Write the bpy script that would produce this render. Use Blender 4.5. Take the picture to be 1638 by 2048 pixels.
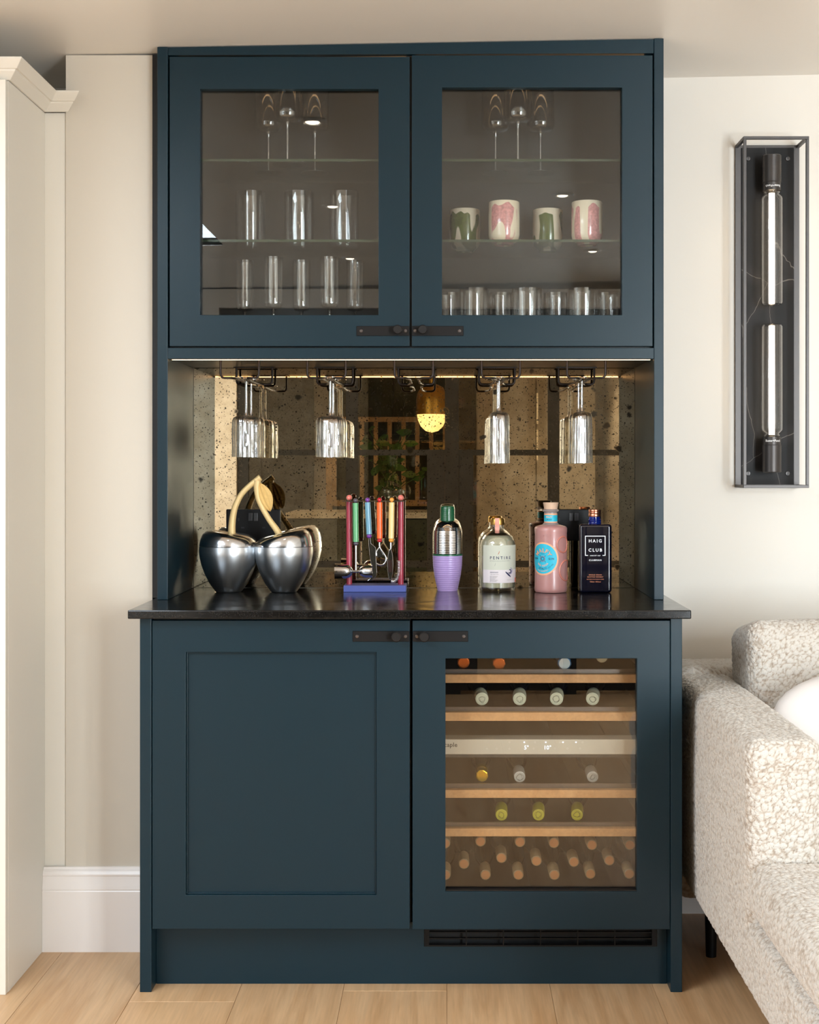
import bpy, bmesh, math, random
from mathutils import Vector, Matrix
random.seed(7)
PI = math.pi
scene = bpy.context.scene
COL = scene.collection
for o in list(bpy.data.objects):
    bpy.data.objects.remove(o)

# ------------------------------------------------------------------ camera
F = 2836.0                    # focal length in pixels of a 1638 x 2048 frame
VX, VY = 893.0, 940.0         # principal point (shifted lens)
CZ = 1.2
cam_d = bpy.data.cameras.new('camera'); cam = bpy.data.objects.new('camera', cam_d); COL.objects.link(cam)
cam.location = (0, 0, CZ); cam.rotation_euler = (PI/2, 0, 0)
cam_d.sensor_fit = 'AUTO'; cam_d.sensor_width = 36; cam_d.lens = F/2048*36
cam_d.shift_x = -(VX-819)/2048; cam_d.shift_y = -(1024-VY)/2048
cam_d.clip_start = .05; cam_d.clip_end = 60
scene.camera = cam

# ------------------------------------------------------------------ light + exposure
scene.view_settings.view_transform = 'Standard'; scene.view_settings.look = 'None'
scene.view_settings.gamma = 1; scene.view_settings.use_curve_mapping = False
scene.view_settings.exposure = 0.0
scene.cycles.max_bounces = 14; scene.cycles.transparent_max_bounces = 40
scene.cycles.glossy_bounces = 8; scene.cycles.transmission_bounces = 10; scene.cycles.diffuse_bounces = 5
scene.cycles.caustics_reflective = False; scene.cycles.caustics_refractive = False
scene.cycles.sample_clamp_indirect = 6
world = bpy.data.worlds.new('world'); scene.world = world; world.use_nodes = True
world.node_tree.nodes['Background'].inputs[0].default_value = (.75, .85, 1, 1)
world.node_tree.nodes['Background'].inputs[1].default_value = 1.0

def area(name, loc, rot, sx, sy, power, col):
    l = bpy.data.lights.new(name, 'AREA'); l.shape = 'RECTANGLE'; l.size = sx; l.size_y = sy
    l.energy = power; l.color = col
    o = bpy.data.objects.new(name, l); COL.objects.link(o); o.location = loc; o.rotation_euler = rot
    return o
SKY_X0, SKY_X1, SKY_Y0, SKY_Y1 = -2.25, -1.03, .48, 2.1
area('skylight_daylight', ((SKY_X0+SKY_X1)/2, (SKY_Y0+SKY_Y1)/2, 2.272), (0, 0, 0), 1.19, 1.6, 82, (.78, .89, 1))
WIN_X0, WIN_X1, WIN_Z0, WIN_Z1 = 1.5, 2.5, .2, 2.1
area('added_window_daylight', ((WIN_X0+WIN_X1)/2, -1.18, (WIN_Z0+WIN_Z1)/2), (PI/2, 0, 0), .95, 1.85, 245, (.82, .91, 1))  # added window behind the camera, unseen, to light both walls evenly
LW_Y0, LW_Y1 = -.8, .9
area('left_window_daylight', (-2.58, (LW_Y0+LW_Y1)/2, (WIN_Z0+WIN_Z1)/2), (0, -PI/2, 0), 1.8, 1.65, 45, (.8, .9, 1))

# ------------------------------------------------------------------ helpers
def P(x, y, d):
    "pixel of the photograph + distance -> world point"
    return Vector(((x-VX)/F*d, d, CZ+(VY-y)/F*d))
def lin(c):
    return tuple(((v/255)/12.92 if v/255 <= .04045 else ((v/255+.055)/1.055)**2.4) for v in c)

class MB:
    "collects geometry in world coordinates"
    def __init__(s): s.v = []; s.f = []; s.m = []; s.mi = 0
    def add(s, vs, fs):
        o = len(s.v); s.v += [Vector(p) for p in vs]
        for f in fs: s.f.append(tuple(i+o for i in f)); s.m.append(s.mi)
        return s
    def box(s, x0, x1, y0, y1, z0, z1):
        vs = [(x, y, z) for z in (z0, z1) for y in (y0, y1) for x in (x0, x1)]
        return s.add(vs, [(0,2,3,1),(4,5,7,6),(0,1,5,4),(2,6,7,3),(0,4,6,2),(1,3,7,5)])
    def hexa(s, b, t):
        "prism from bottom and top quads (counter-clockwise from above)"
        return s.add(list(b)+list(t), [(3,2,1,0),(4,5,6,7)]+[(i,(i+1)%4,4+(i+1)%4,4+i) for i in range(4)])
    def prism(s, poly, a, b, axis='y'):
        "extrude a 2D polygon; axis y: poly is (x,z); x: (y,z); z: (x,y)"
        def m(p, t): return {'y':(p[0],t,p[1]),'x':(t,p[0],p[1]),'z':(p[0],p[1],t)}[axis]
        n = len(poly); vs = [m(p,a) for p in poly]+[m(p,b) for p in poly]
        return s.add(vs, [tuple(range(n)), tuple(range(2*n-1,n-1,-1))]+[(i+n,(i+1)%n+n,(i+1)%n,i) for i in range(n)])
    def lathe(s, prof, c=(0,0,0), n=32, axis='z', rib=None, mat=None):
        rings = []; vs = []
        for r, z in prof:
            if r < 1e-6: rings.append([len(vs)]); vs.append(Vector((0,0,z)))
            else:
                ring = []
                for i in range(n):
                    a = 2*PI*i/n; rr = r*(rib(a, z) if rib else 1)
                    ring.append(len(vs)); vs.append(Vector((rr*math.cos(a), rr*math.sin(a), z)))
                rings.append(ring)
        fs = []
        for A, B in zip(rings, rings[1:]):
            if len(A) == 1 and len(B) == 1: continue
            for i in range(n):
                j = (i+1) % n
                if len(A) == 1: fs.append((A[0], B[j], B[i]))
                elif len(B) == 1: fs.append((A[i], A[j], B[0]))
                else: fs.append((A[i], A[j], B[j], B[i]))
        if axis == 'y': vs = [Vector((v.x, v.z, -v.y)) for v in vs]     # axis z -> y
        if axis == 'x': vs = [Vector((v.z, v.x, v.y)) for v in vs]
        if mat: vs = [mat @ v for v in vs]
        c = Vector(c)
        return s.add([v+c for v in vs], fs)
    def cyl(s, p0, p1, r0, r1=None, n=16):
        r1 = r0 if r1 is None else r1
        return s.tube([p0, p1], [r0, r1], n)
    def tube(s, pts, r, n=10, caps=True):
        pts = [Vector(p) for p in pts]; k = len(pts)
        rs = r if isinstance(r, (list, tuple)) else [r]*k
        T = []
        for i in range(k):
            a = pts[max(i-1,0)]; b = pts[min(i+1,k-1)]; T.append((b-a).normalized())
        up = Vector((0,0,1)) if abs(T[0].z) < .9 else Vector((0,1,0))
        N = (up - T[0]*up.dot(T[0])).normalized()
        vs = []; fs = []
        for i in range(k):
            N = (N - T[i]*N.dot(T[i])).normalized(); B = T[i].cross(N)
            for j in range(n):
                a = 2*PI*j/n; vs.append(pts[i]+(N*math.cos(a)+B*math.sin(a))*rs[i])
        for i in range(k-1):
            for j in range(n):
                l = (j+1) % n; fs.append((i*n+j, i*n+l, (i+1)*n+l, (i+1)*n+j))
        if caps: fs += [tuple(range(n-1,-1,-1)), tuple((k-1)*n+j for j in range(n))]
        return s.add(vs, fs)
    def ball(s, c, r, n=16, m=9, sc=(1,1,1)):
        prof = [(r*math.sin(PI*i/m), -r*math.cos(PI*i/m)) for i in range(m+1)]
        prof[0] = (0,-r); prof[-1] = (0,r)
        return s.lathe(prof, c, n, mat=Matrix.Diagonal(Vector(sc)))
    def rbox(s, x0, x1, y0, y1, z0, z1, r, nc=5, ni=8, puff=(0,0,0), step=None, xmax=9):
        "rounded box with an even grid, each pair of sides bulging by puff"
        lo = Vector((x0,y0,z0)); hi = Vector((x1,y1,z1)); c = (lo+hi)/2; h = (hi-lo)/2
        inner = Vector([max(h[k]-r, 1e-4) for k in range(3)])
        def axis(k):
            t = [-inner[k]-r*math.tan(PI/4*(nc-i)/nc) for i in range(nc)]
            if step:
                a = -inner[k]
                while a < inner[k]-step[k]*.5:
                    t.append(a); a += step[k] if (k or a+c[0] < xmax) else .06
                t.append(inner[k])
            else: t += [-inner[k]+2*inner[k]*i/ni for i in range(ni+1)]
            t += [inner[k]+r*math.tan(PI/4*(i+1)/nc) for i in range(nc)]
            return t
        ax = [axis(k) for k in range(3)]
        idx = {}; vs = []; fs = []
        def vert(i, j, k):
            key = (i,j,k)
            if key not in idx:
                p = Vector((ax[0][i], ax[1][j], ax[2][k]))
                q = Vector([max(-inner[a], min(inner[a], p[a])) for a in range(3)])
                d = p-q
                o = q+(d.normalized()*r if d.length > 1e-9 else d)
                u = [max(-1, min(1, o[a]/h[a])) for a in range(3)]
                w = [1-u[a]**2 for a in range(3)]
                o += Vector((puff[0]*u[0]*w[1]*w[2], puff[1]*u[1]*w[0]*w[2], puff[2]*u[2]*w[0]*w[1]))
                idx[key] = len(vs); vs.append(o+c)
            return idx[key]
        M = [len(a)-1 for a in ax]
        for k in (0, M[2]):
            for i in range(M[0]):
                for j in range(M[1]):
                    q = (vert(i,j,k), vert(i,j+1,k), vert(i+1,j+1,k), vert(i+1,j,k)); fs.append(q if k == 0 else q[::-1])
        for j in (0, M[1]):
            for i in range(M[0]):
                for k in range(M[2]):
                    q = (vert(i,j,k), vert(i+1,j,k), vert(i+1,j,k+1), vert(i,j,k+1)); fs.append(q if j == 0 else q[::-1])
        for i in (0, M[0]):
            for j in range(M[1]):
                for k in range(M[2]):
                    q = (vert(i,j,k), vert(i,j,k+1), vert(i,j+1,k+1), vert(i,j+1,k)); fs.append(q if i == 0 else q[::-1])
        return s.add(vs, fs)
    def xf(s, M):
        s.v = [M @ v for v in s.v]; return s
    def build(s, name, mat, parent=None, smooth=None, bevel=0, seg=2):
        org = origin(parent)
        me = bpy.data.meshes.new(name)
        me.from_pydata([tuple(v-org) for v in s.v], [], s.f); me.update()
        bm = bmesh.new(); bm.from_mesh(me); bmesh.ops.recalc_face_normals(bm, faces=bm.faces); bm.to_mesh(me); bm.free()
        mats = mat if isinstance(mat, (list, tuple)) else [mat]
        for m in mats: me.materials.append(m)
        if len(mats) > 1:
            for p, mi in zip(me.polygons, s.m): p.material_index = mi
        if smooth:
            for p in me.polygons: p.use_smooth = True
            me.set_sharp_from_angle(angle=math.radians(smooth))
        o = bpy.data.objects.new(name, me); COL.objects.link(o)
        if parent: o.parent = parent
        if bevel:
            b = o.modifiers.new('bevel', 'BEVEL'); b.width = bevel; b.segments = seg; b.limit_method = 'ANGLE'
        return o
def origin(o):
    v = Vector((0,0,0))
    while o is not None: v += o.location; o = o.parent
    return v
def tag(o, label=None, cat=None, group=None, kind=None):
    if label: o['label'] = label
    if cat: o['category'] = cat
    if group: o['group'] = group
    if kind: o['kind'] = kind
    return o
def thing(name, label, cat, loc=(0,0,0), group=None):
    o = bpy.data.objects.new(name, None); COL.objects.link(o); o.location = loc; o.empty_display_size = .05
    return tag(o, label, cat, group)
def dup(o, loc=None, label=None, parent=None, group=None):
    kids = list(o.children)
    c = o.copy(); COL.objects.link(c); c.parent = parent
    if loc is not None: c.location = loc
    if label: c['label'] = label
    if group: c['group'] = group
    for k in kids: dup(k, parent=c)
    return c
def B(x0, x1, y0, y1, z0, z1): return MB().box(x0, x1, y0, y1, z0, z1)
def text(body, size, fn, name, mat, parent, spacing=1, bold=0, align='CENTER'):
    cu = bpy.data.curves.new(name, 'FONT'); cu.body = body; cu.size = size; cu.align_x = align; cu.align_y = 'CENTER'
    cu.space_character = spacing; cu.offset = bold*size; cu.resolution_u = 2
    ob = bpy.data.objects.new(name, cu); COL.objects.link(ob)
    dg = bpy.context.evaluated_depsgraph_get()
    me = bpy.data.meshes.new_from_object(ob.evaluated_get(dg))
    bpy.data.objects.remove(ob)
    org = origin(parent)
    for v in me.vertices: v.co = Vector(fn(v.co.x, v.co.y))-org
    me.materials.clear(); me.materials.append(mat)
    o = bpy.data.objects.new(name, me); COL.objects.link(o); o.parent = parent
    return o
def on_cyl(cx, cy, r, zc, a0=0):
    def fn(u, v):
        a = a0+u/r; return (cx+r*math.sin(a), cy-r*math.cos(a), zc+v)
    return fn
def arc_text(fn, R, up=True):
    "bends text around a circle of radius R in the label plane, then maps by fn"
    def g(u, v):
        if up: a = u/R; return fn((R+v)*math.sin(a), (R+v)*math.cos(a))
        a = u/R; return fn((R-v)*math.sin(a), -(R-v)*math.cos(a))
    return g
def patch(fn, outline, name, mat, parent):
    "a thin flat label: polygon outline (fan from its centre, two rings) mapped by fn"
    n = len(outline); cu = sum(p[0] for p in outline)/n; cv = sum(p[1] for p in outline)/n
    mb = MB(); vs = [fn(cu, cv)]
    K = 6
    for k in range(1, K+1):
        for p in outline: vs.append(fn(cu+(p[0]-cu)*k/K, cv+(p[1]-cv)*k/K))
    fs = [(0, 1+i, 1+(i+1) % n) for i in range(n)]
    for k in range(K-1):
        for i in range(n):
            j = (i+1) % n; a = 1+k*n; fs.append((a+i, a+n+i, a+n+j, a+j))
    mb.add(vs, fs)
    return mb.build(name, mat, parent, smooth=60)
def rect(u0, u1, v0, v1, n=16):
    return [(u0+(u1-u0)*i/n, v0) for i in range(n)]+[(u1, v0+(v1-v0)*i/4) for i in range(4)]+[(u1-(u1-u0)*i/n, v1) for i in range(n)]+[(u0, v1-(v1-v0)*i/4) for i in range(4)]
def circ(r, n=48, u=0, v=0): return [(u+r*math.cos(2*PI*i/n), v+r*math.sin(2*PI*i/n)) for i in range(n)]

# ------------------------------------------------------------------ materials
def mat(name, col, rough=.5, metal=0, srgb=True, **kw):
    m = bpy.data.materials.new(name); m.use_nodes = True
    b = m.node_tree.nodes['Principled BSDF']
    c = lin(col) if srgb else col
    b.inputs['Base Color'].default_value = (*c, 1); b.inputs['Roughness'].default_value = rough; b.inputs['Metallic'].default_value = metal
    for k, v in kw.items():
        b.inputs[k.replace('_', ' ')].default_value = v
    return m
def nt(m): return m.node_tree, m.node_tree.nodes, m.node_tree.links, m.node_tree.nodes['Principled BSDF']
def N(m, typ, **inp):
    n = m.node_tree.nodes.new(typ)
    for k, v in inp.items():
        n.inputs[k.replace('_', ' ')].default_value = v
    return n
def ramp(m, src, stops):
    r = m.node_tree.nodes.new('ShaderNodeValToRGB')
    e = r.color_ramp.elements
    while len(e) < len(stops): e.new(.5)
    for el, (p, c) in zip(e, stops):
        el.position = p; el.color = (*c, 1) if len(c) == 3 else c
    m.node_tree.links.new(src, r.inputs[0]); return r
def coords(m, scale=(1,1,1), rand=False):
    t, n, l, b = nt(m)
    tc = n.new('ShaderNodeTexCoord'); mp = n.new('ShaderNodeMapping'); mp.inputs['Scale'].default_value = scale
    l.new(tc.outputs['Object'], mp.inputs['Vector'])
    if rand:
        oi = n.new('ShaderNodeObjectInfo'); mul = n.new('ShaderNodeMath'); mul.operation = 'MULTIPLY'; mul.inputs[1].default_value = 37
        cmb = n.new('ShaderNodeCombineXYZ'); l.new(oi.outputs['Random'], mul.inputs[0])
        for k in range(3): l.new(mul.outputs[0], cmb.inputs[k])
        l.new(cmb.outputs[0], mp.inputs['Location'])
    return mp.outputs[0]
def bump(m, height, strength=.2, dist=.002):
    t, n, l, b = nt(m)
    bn = n.new('ShaderNodeBump'); bn.inputs['Strength'].default_value = strength; bn.inputs['Distance'].default_value = dist
    l.new(height, bn.inputs['Height']); l.new(bn.outputs[0], b.inputs['Normal'])
def noise_bump(m, scale, strength=.1, dist=.001):
    nz = N(m, 'ShaderNodeTexNoise', Scale=scale, Detail=3); m.node_tree.links.new(coords(m), nz.inputs['Vector']); bump(m, nz.outputs[0], strength, dist); return m

M = {}
M['wall'] = noise_bump(mat('wall_paint', (228, 222, 213), .55), 260, .06)
M['ceiling'] = noise_bump(mat('ceiling_paint', (233, 228, 221), .35), 90, .04)
M['cream'] = noise_bump(mat('cream_paint', (220, 214, 203), .4), 200, .03)
M['skirt'] = mat('skirting_paint', (232, 226, 222), .35)
M['teal'] = noise_bump(mat('teal_paint', (13, 38, 48), .36, Specular_IOR_Level=.3), 300, .035)
M['tealdark'] = mat('shadow_gap', (12, 14, 16), .6)
M['inner'] = mat('cabinet_lining', (44, 42, 41), .4)
M['black'] = mat('black_metal', (24, 21, 20), .4, 0, Specular_IOR_Level=.3)
M['blackwire'] = mat('bronze_black_wire', (44, 36, 32), .38, .7)
M['blackplate'] = noise_bump(mat('brushed_black_plate', (19, 16, 15), .5, 0, Specular_IOR_Level=.2), 500, .05)
M['blackplastic'] = mat('black_plastic', (17, 16, 16), .4, Specular_IOR_Level=.2)
M['screw'] = mat('steel_screw', (120, 114, 112), .3, 1)
M['steel'] = mat('polished_steel', (205, 205, 207), .09, 1)
M['alu'] = mat('polished_aluminium', (206, 210, 216), .17, 1)
M['brass'] = mat('brass', (206, 158, 72), .34, 1)
M['gold'] = mat('satin_gold', (205, 165, 90), .3, 1)
M['copper'] = mat('copper', (205, 140, 112), .3, 1)
M['white'] = mat('white_paint', (235, 232, 228), .4)
M['print_white'] = mat('white_print', (240, 240, 240), .5)
M['print_navy'] = mat('navy_print', (40, 44, 84), .5)
M['print_grey'] = mat('grey_print', (120, 118, 120), .5)
M['print_copper'] = mat('copper_print', (190, 110, 70), .45)
M['dark_print'] = mat('dark_print', (38, 38, 40), .5)
M['cork'] = noise_bump(mat('pale_wood_stopper', (222, 186, 158), .6), 120, .1)
M['crit'] = mat('black_steel_frame', (26, 25, 25), .5)
M['green'] = mat('olive_cabinet_paint', (52, 54, 30), .5)
M['stone_white'] = mat('pale_stone', (215, 205, 190), .3)
M['oak_light'] = mat('oak', (184, 150, 100), .45)

def glass(name, tint=(1,1,1), lo=.045, hi=.9, power=4.0, rough=0.0):
    m = bpy.data.materials.new(name); m.use_nodes = True
    t = m.node_tree; t.nodes.clear()
    out = t.nodes.new('ShaderNodeOutputMaterial'); mx = t.nodes.new('ShaderNodeMixShader')
    tr = t.nodes.new('ShaderNodeBsdfTransparent'); gl = t.nodes.new('ShaderNodeBsdfGlossy')
    tr.inputs[0].default_value = (*tint, 1); gl.inputs['Roughness'].default_value = rough
    lw = t.nodes.new('ShaderNodeLayerWeight'); lw.inputs['Blend'].default_value = .5
    pw = t.nodes.new('ShaderNodeMath'); pw.operation = 'POWER'; pw.inputs[1].default_value = power
    ml = t.nodes.new('ShaderNodeMath'); ml.operation = 'MULTIPLY_ADD'; ml.inputs[1].default_value = hi; ml.inputs[2].default_value = lo
    l = t.links
    l.new(lw.outputs['Facing'], pw.inputs[0]); l.new(pw.outputs[0], ml.inputs[0]); l.new(ml.outputs[0], mx.inputs[0])
    l.new(tr.outputs[0], mx.inputs[1]); l.new(gl.outputs[0], mx.inputs[2]); l.new(mx.outputs[0], out.inputs[0])
    return m
M['pane'] = glass('window_glass', (.97,.98,.97), .058, .85, 4)
M['pane_cooler'] = glass('reflective_cooler_glass', (.95,.945,.92), .085, .8, 3.5)
M['shelfglass'] = glass('green_edged_shelf_glass', (.96,.985,.965), .05, .85, 4)
M['shelfedge'] = mat('polished_green_glass_edge', (58, 72, 58), .15)
M['glass'] = glass('clear_glassware', (.98,.98,.98), .1, .9, 2.2)
M['thickglass'] = glass('solid_clear_glass', (.97,.97,.97), .24, .76, 1.6)
M['ribglass'] = glass('ribbed_clear_glass', (.97,.97,.965), .11, .89, 2.0)
def emis(name, col, s):
    m = bpy.data.materials.new(name); m.use_nodes = True; t = m.node_tree; t.nodes.clear()
    e = t.nodes.new('ShaderNodeEmission'); e.inputs[0].default_value = (*col, 1); e.inputs[1].default_value = s
    o = t.nodes.new('ShaderNodeOutputMaterial'); t.links.new(e.outputs[0], o.inputs[0]); return m
M['led'] = emis('warm_led', (1, .64, .34), 7)
M['filament'] = emis('glowing_lamp_rod', (1, .78, .5), 7)
M['lens'] = emis('downlight_lens', (1, .86, .68), 30)
M['globe'] = emis('pendant_globe', (1, .72, .32), 3.2)
M['digit'] = emis('white_led_digits', (.75, .85, 1), 2.5)

# oak floor
def oak(name, c0, c1, rough):
    m = mat(name, c0, rough); t, n, l, b = nt(m)
    co = coords(m, (1,1,1), True)
    mp = n.new('ShaderNodeMapping'); mp.inputs['Scale'].default_value = (14, 1.1, 14); l.new(co, mp.inputs['Vector'])
    nz = N(m, 'ShaderNodeTexNoise', Scale=1.3, Detail=5, Distortion=1.6); l.new(mp.outputs[0], nz.inputs['Vector'])
    r = ramp(m, nz.outputs[0], [(.3, lin(c1)), (.62, lin(c0))])
    mp2 = n.new('ShaderNodeMapping'); mp2.inputs['Scale'].default_value = (110, 5, 110); l.new(co, mp2.inputs['Vector'])
    n2 = N(m, 'ShaderNodeTexNoise', Scale=1.5, Detail=4); l.new(mp2.outputs[0], n2.inputs['Vector'])
    mx = n.new('ShaderNodeMix'); mx.data_type = 'RGBA'; mx.blend_type = 'MULTIPLY'; mx.inputs['Factor'].default_value = .36
    l.new(r.outputs[0], mx.inputs['A']); l.new(n2.outputs[0], mx.inputs['B'])
    oi = n.new('ShaderNodeObjectInfo'); hs = n.new('ShaderNodeHueSaturation')
    mr = n.new('ShaderNodeMapRange'); mr.inputs['To Min'].default_value = .9; mr.inputs['To Max'].default_value = 1.08
    l.new(oi.outputs['Random'], mr.inputs['Value']); l.new(mr.outputs[0], hs.inputs['Value']); l.new(mx.outputs['Result'], hs.inputs['Color'])
    l.new(hs.outputs[0], b.inputs['Base Color'])
    bump(m, n2.outputs[0], .08, .001)
    return m
M['oak'] = oak('oiled_oak', (224, 184, 140), (206, 162, 116), .38)
M['beech'] = oak('beech_front', (226, 172, 118), (214, 158, 104), .45)

# dark stone worktop
def stone():
    m = mat('honed_black_stone', (48, 47, 46), .2, Specular_IOR_Level=.4); t, n, l, b = nt(m)
    co = coords(m)
    n1 = N(m, 'ShaderNodeTexNoise', Scale=420, Detail=2); l.new(co, n1.inputs['Vector'])
    n2 = N(m, 'ShaderNodeTexNoise', Scale=9, Detail=6, Distortion=1.2); l.new(co, n2.inputs['Vector'])
    r1 = ramp(m, n1.outputs[0], [(.4, lin((12,12,12))), (.72, lin((36,35,34)))])
    r2 = ramp(m, n2.outputs[0], [(.35, (.6,.6,.6)), (.7, (1.15,1.12,1.1))])
    mx = n.new('ShaderNodeMix'); mx.data_type = 'RGBA'; mx.blend_type = 'MULTIPLY'; mx.inputs['Factor'].default_value = 1
    l.new(r1.outputs[0], mx.inputs['A']); l.new(r2.outputs[0], mx.inputs['B']); l.new(mx.outputs['Result'], b.inputs['Base Color'])
    r3 = ramp(m, n2.outputs[0], [(.3, (.1,)*3), (.75, (.22,)*3)]); l.new(r3.outputs[0], b.inputs['Roughness'])
    return m
M['stone'] = stone()
# antique mirror
def antique():
    m = mat('antique_mirror', (200, 180, 140), .03, 1); t, n, l, b = nt(m)
    co = coords(m)
    def spots(scale, thr, soft, seed):
        v = n.new('ShaderNodeTexVoronoi'); v.inputs['Scale'].default_value = scale; v.inputs['Randomness'].default_value = 1
        mp = n.new('ShaderNodeMapping'); mp.inputs['Location'].default_value = (seed, seed*2, seed*3)
        nz = N(m, 'ShaderNodeTexNoise', Scale=scale*1.5, Detail=3)
        l.new(co, nz.inputs['Vector'])
        ad = n.new('ShaderNodeMix'); ad.data_type = 'RGBA'; ad.blend_type = 'LINEAR_LIGHT'; ad.inputs['Factor'].default_value = .25/scale
        l.new(co, ad.inputs['A']); l.new(nz.outputs['Color'], ad.inputs['B'])
        l.new(ad.outputs['Result'], mp.inputs['Vector']); l.new(mp.outputs[0], v.inputs['Vector'])
        sep = n.new('ShaderNodeSeparateColor'); l.new(v.outputs['Color'], sep.inputs[0])
        # spot radius varies per cell; most cells have none
        pw = n.new('ShaderNodeMath'); pw.operation = 'POWER'; pw.inputs[1].default_value = 5; l.new(sep.outputs[0], pw.inputs[0])
        mu = n.new('ShaderNodeMath'); mu.operation = 'MULTIPLY'; mu.inputs[1].default_value = thr; l.new(pw.outputs[0], mu.inputs[0])
        sb = n.new('ShaderNodeMath'); sb.operation = 'SUBTRACT'; l.new(mu.outputs[0], sb.inputs[0]); l.new(v.outputs['Distance'], sb.inputs[1])
        mr = n.new('ShaderNodeMapRange'); mr.inputs['From Min'].default_value = -soft; mr.inputs['From Max'].default_value = soft
        l.new(sb.outputs[0], mr.inputs['Value']); return mr.outputs[0]
    a = spots(30, .3, .06, 1.3); bb = spots(130, .36, .08, 4.1); c = spots(300, .55, .12, 7.7)
    mx1 = n.new('ShaderNodeMath'); mx1.operation = 'MAXIMUM'; l.new(a, mx1.inputs[0]); l.new(bb, mx1.inputs[1])
    mx2 = n.new('ShaderNodeMath'); mx2.operation = 'MAXIMUM'; l.new(mx1.outputs[0], mx2.inputs[0]); l.new(c, mx2.inputs[1])
    haze = N(m, 'ShaderNodeTexNoise', Scale=14, Detail=7, Roughness=.7); l.new(co, haze.inputs['Vector'])
    rh = ramp(m, haze.outputs[0], [(.3, lin((186,166,132))), (.7, lin((226,208,176)))])
    mix = n.new('ShaderNodeMix'); mix.data_type = 'RGBA'; l.new(mx2.outputs[0], mix.inputs['Factor'])
    l.new(rh.outputs[0], mix.inputs['A']); mix.inputs['B'].default_value = (*lin((92,84,72)), 1)
    l.new(mix.outputs['Result'], b.inputs['Base Color'])
    rr = n.new('ShaderNodeMapRange'); rr.inputs['To Min'].default_value = .007; rr.inputs['To Max'].default_value = .12
    l.new(mx2.outputs[0], rr.inputs['Value']); l.new(rr.outputs[0], b.inputs['Roughness'])
    return m
M['mirror'] = antique()
# boucle fabric
def boucle():
    m = mat('cream_boucle', (236, 228, 216), .95); t, n, l, b = nt(m)
    b.inputs['Sheen Weight'].default_value = .3; b.inputs['Sheen Roughness'].default_value = .6; b.inputs['Specular IOR Level'].default_value = .1
    co = coords(m)
    def warp(scale, amt):
        nz = N(m, 'ShaderNodeTexNoise', Scale=scale, Detail=3); l.new(co, nz.inputs['Vector'])
        ad = n.new('ShaderNodeMix'); ad.data_type = 'RGBA'; ad.blend_type = 'LINEAR_LIGHT'; ad.inputs['Factor'].default_value = amt
        l.new(co, ad.inputs['A']); l.new(nz.outputs['Color'], ad.inputs['B']); return ad.outputs['Result']
    def vor(scale, vec):
        v = n.new('ShaderNodeTexVoronoi'); v.inputs['Scale'].default_value = scale; l.new(vec, v.inputs['Vector']); return v.outputs['Distance']
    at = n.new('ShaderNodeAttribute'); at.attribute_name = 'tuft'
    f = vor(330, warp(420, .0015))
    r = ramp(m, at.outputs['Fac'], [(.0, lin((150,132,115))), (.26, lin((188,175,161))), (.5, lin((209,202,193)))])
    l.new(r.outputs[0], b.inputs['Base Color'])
    inv = n.new('ShaderNodeMath'); inv.operation = 'SUBTRACT'; inv.inputs[0].default_value = 1; l.new(f, inv.inputs[1])
    bump(m, inv.outputs[0], .5, .003)
    return m
def tufted(o, scale=88, amp=.0042):
    "real looped pile: pushes the vertices out into small tufts and keeps the tuft height as an attribute"
    from mathutils import noise as nz
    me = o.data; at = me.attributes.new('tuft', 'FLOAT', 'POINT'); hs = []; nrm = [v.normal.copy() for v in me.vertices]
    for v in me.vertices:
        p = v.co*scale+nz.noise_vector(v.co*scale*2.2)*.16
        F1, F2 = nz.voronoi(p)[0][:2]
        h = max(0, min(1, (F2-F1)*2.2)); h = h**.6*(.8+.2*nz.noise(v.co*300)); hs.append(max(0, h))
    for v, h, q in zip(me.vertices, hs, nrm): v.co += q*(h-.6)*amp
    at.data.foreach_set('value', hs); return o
M['boucle'] = boucle()
def plainweave():
    m = mat('white_woven_cotton', (222, 215, 211), .9); noise_bump(m, 700, .35, .001); return m
M['pillow'] = plainweave()
def marble():
    m = mat('black_marble', (52, 50, 50), .5, Specular_IOR_Level=.15); t, n, l, b = nt(m); co = coords(m)
    nz = N(m, 'ShaderNodeTexNoise', Scale=9, Detail=4); l.new(co, nz.inputs['Vector'])
    mp = n.new('ShaderNodeMapping'); mp.inputs['Rotation'].default_value = (0, .8, 0); mp.inputs['Scale'].default_value = (1, 1, .5); l.new(co, mp.inputs['Vector'])
    ad = n.new('ShaderNodeMix'); ad.data_type = 'RGBA'; ad.blend_type = 'LINEAR_LIGHT'; ad.inputs['Factor'].default_value = .015
    l.new(mp.outputs[0], ad.inputs['A']); l.new(nz.outputs['Color'], ad.inputs['B'])
    v = n.new('ShaderNodeTexVoronoi'); v.feature = 'DISTANCE_TO_EDGE'; v.inputs['Scale'].default_value = 6.5; l.new(ad.outputs['Result'], v.inputs['Vector'])
    r = ramp(m, v.outputs['Distance'], [(0, lin((118,114,110))), (.0035, lin((46,44,44))), (.1, lin((34,33,33)))])
    l.new(r.outputs[0], b.inputs['Base Color']); return m
M['marble'] = marble()

# ================================================================== THE SETTING
def S(o): return tag(o, kind='structure')
XL, XR, YB, YS, YK = -2.4, 2.6, 3.856, -1.0, -4.6      # room: left, right, back wall, glazed screen, kitchen end
def cz(x, y): return 2.2563+.0171*x+(max(0, y-3.5)*.02 if x > 0 else 0)
DB, DU, DM, DL = 3.26, 3.497, 3.85, 3.55               # distances: base doors, upper doors, mirror, left wall face

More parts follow.
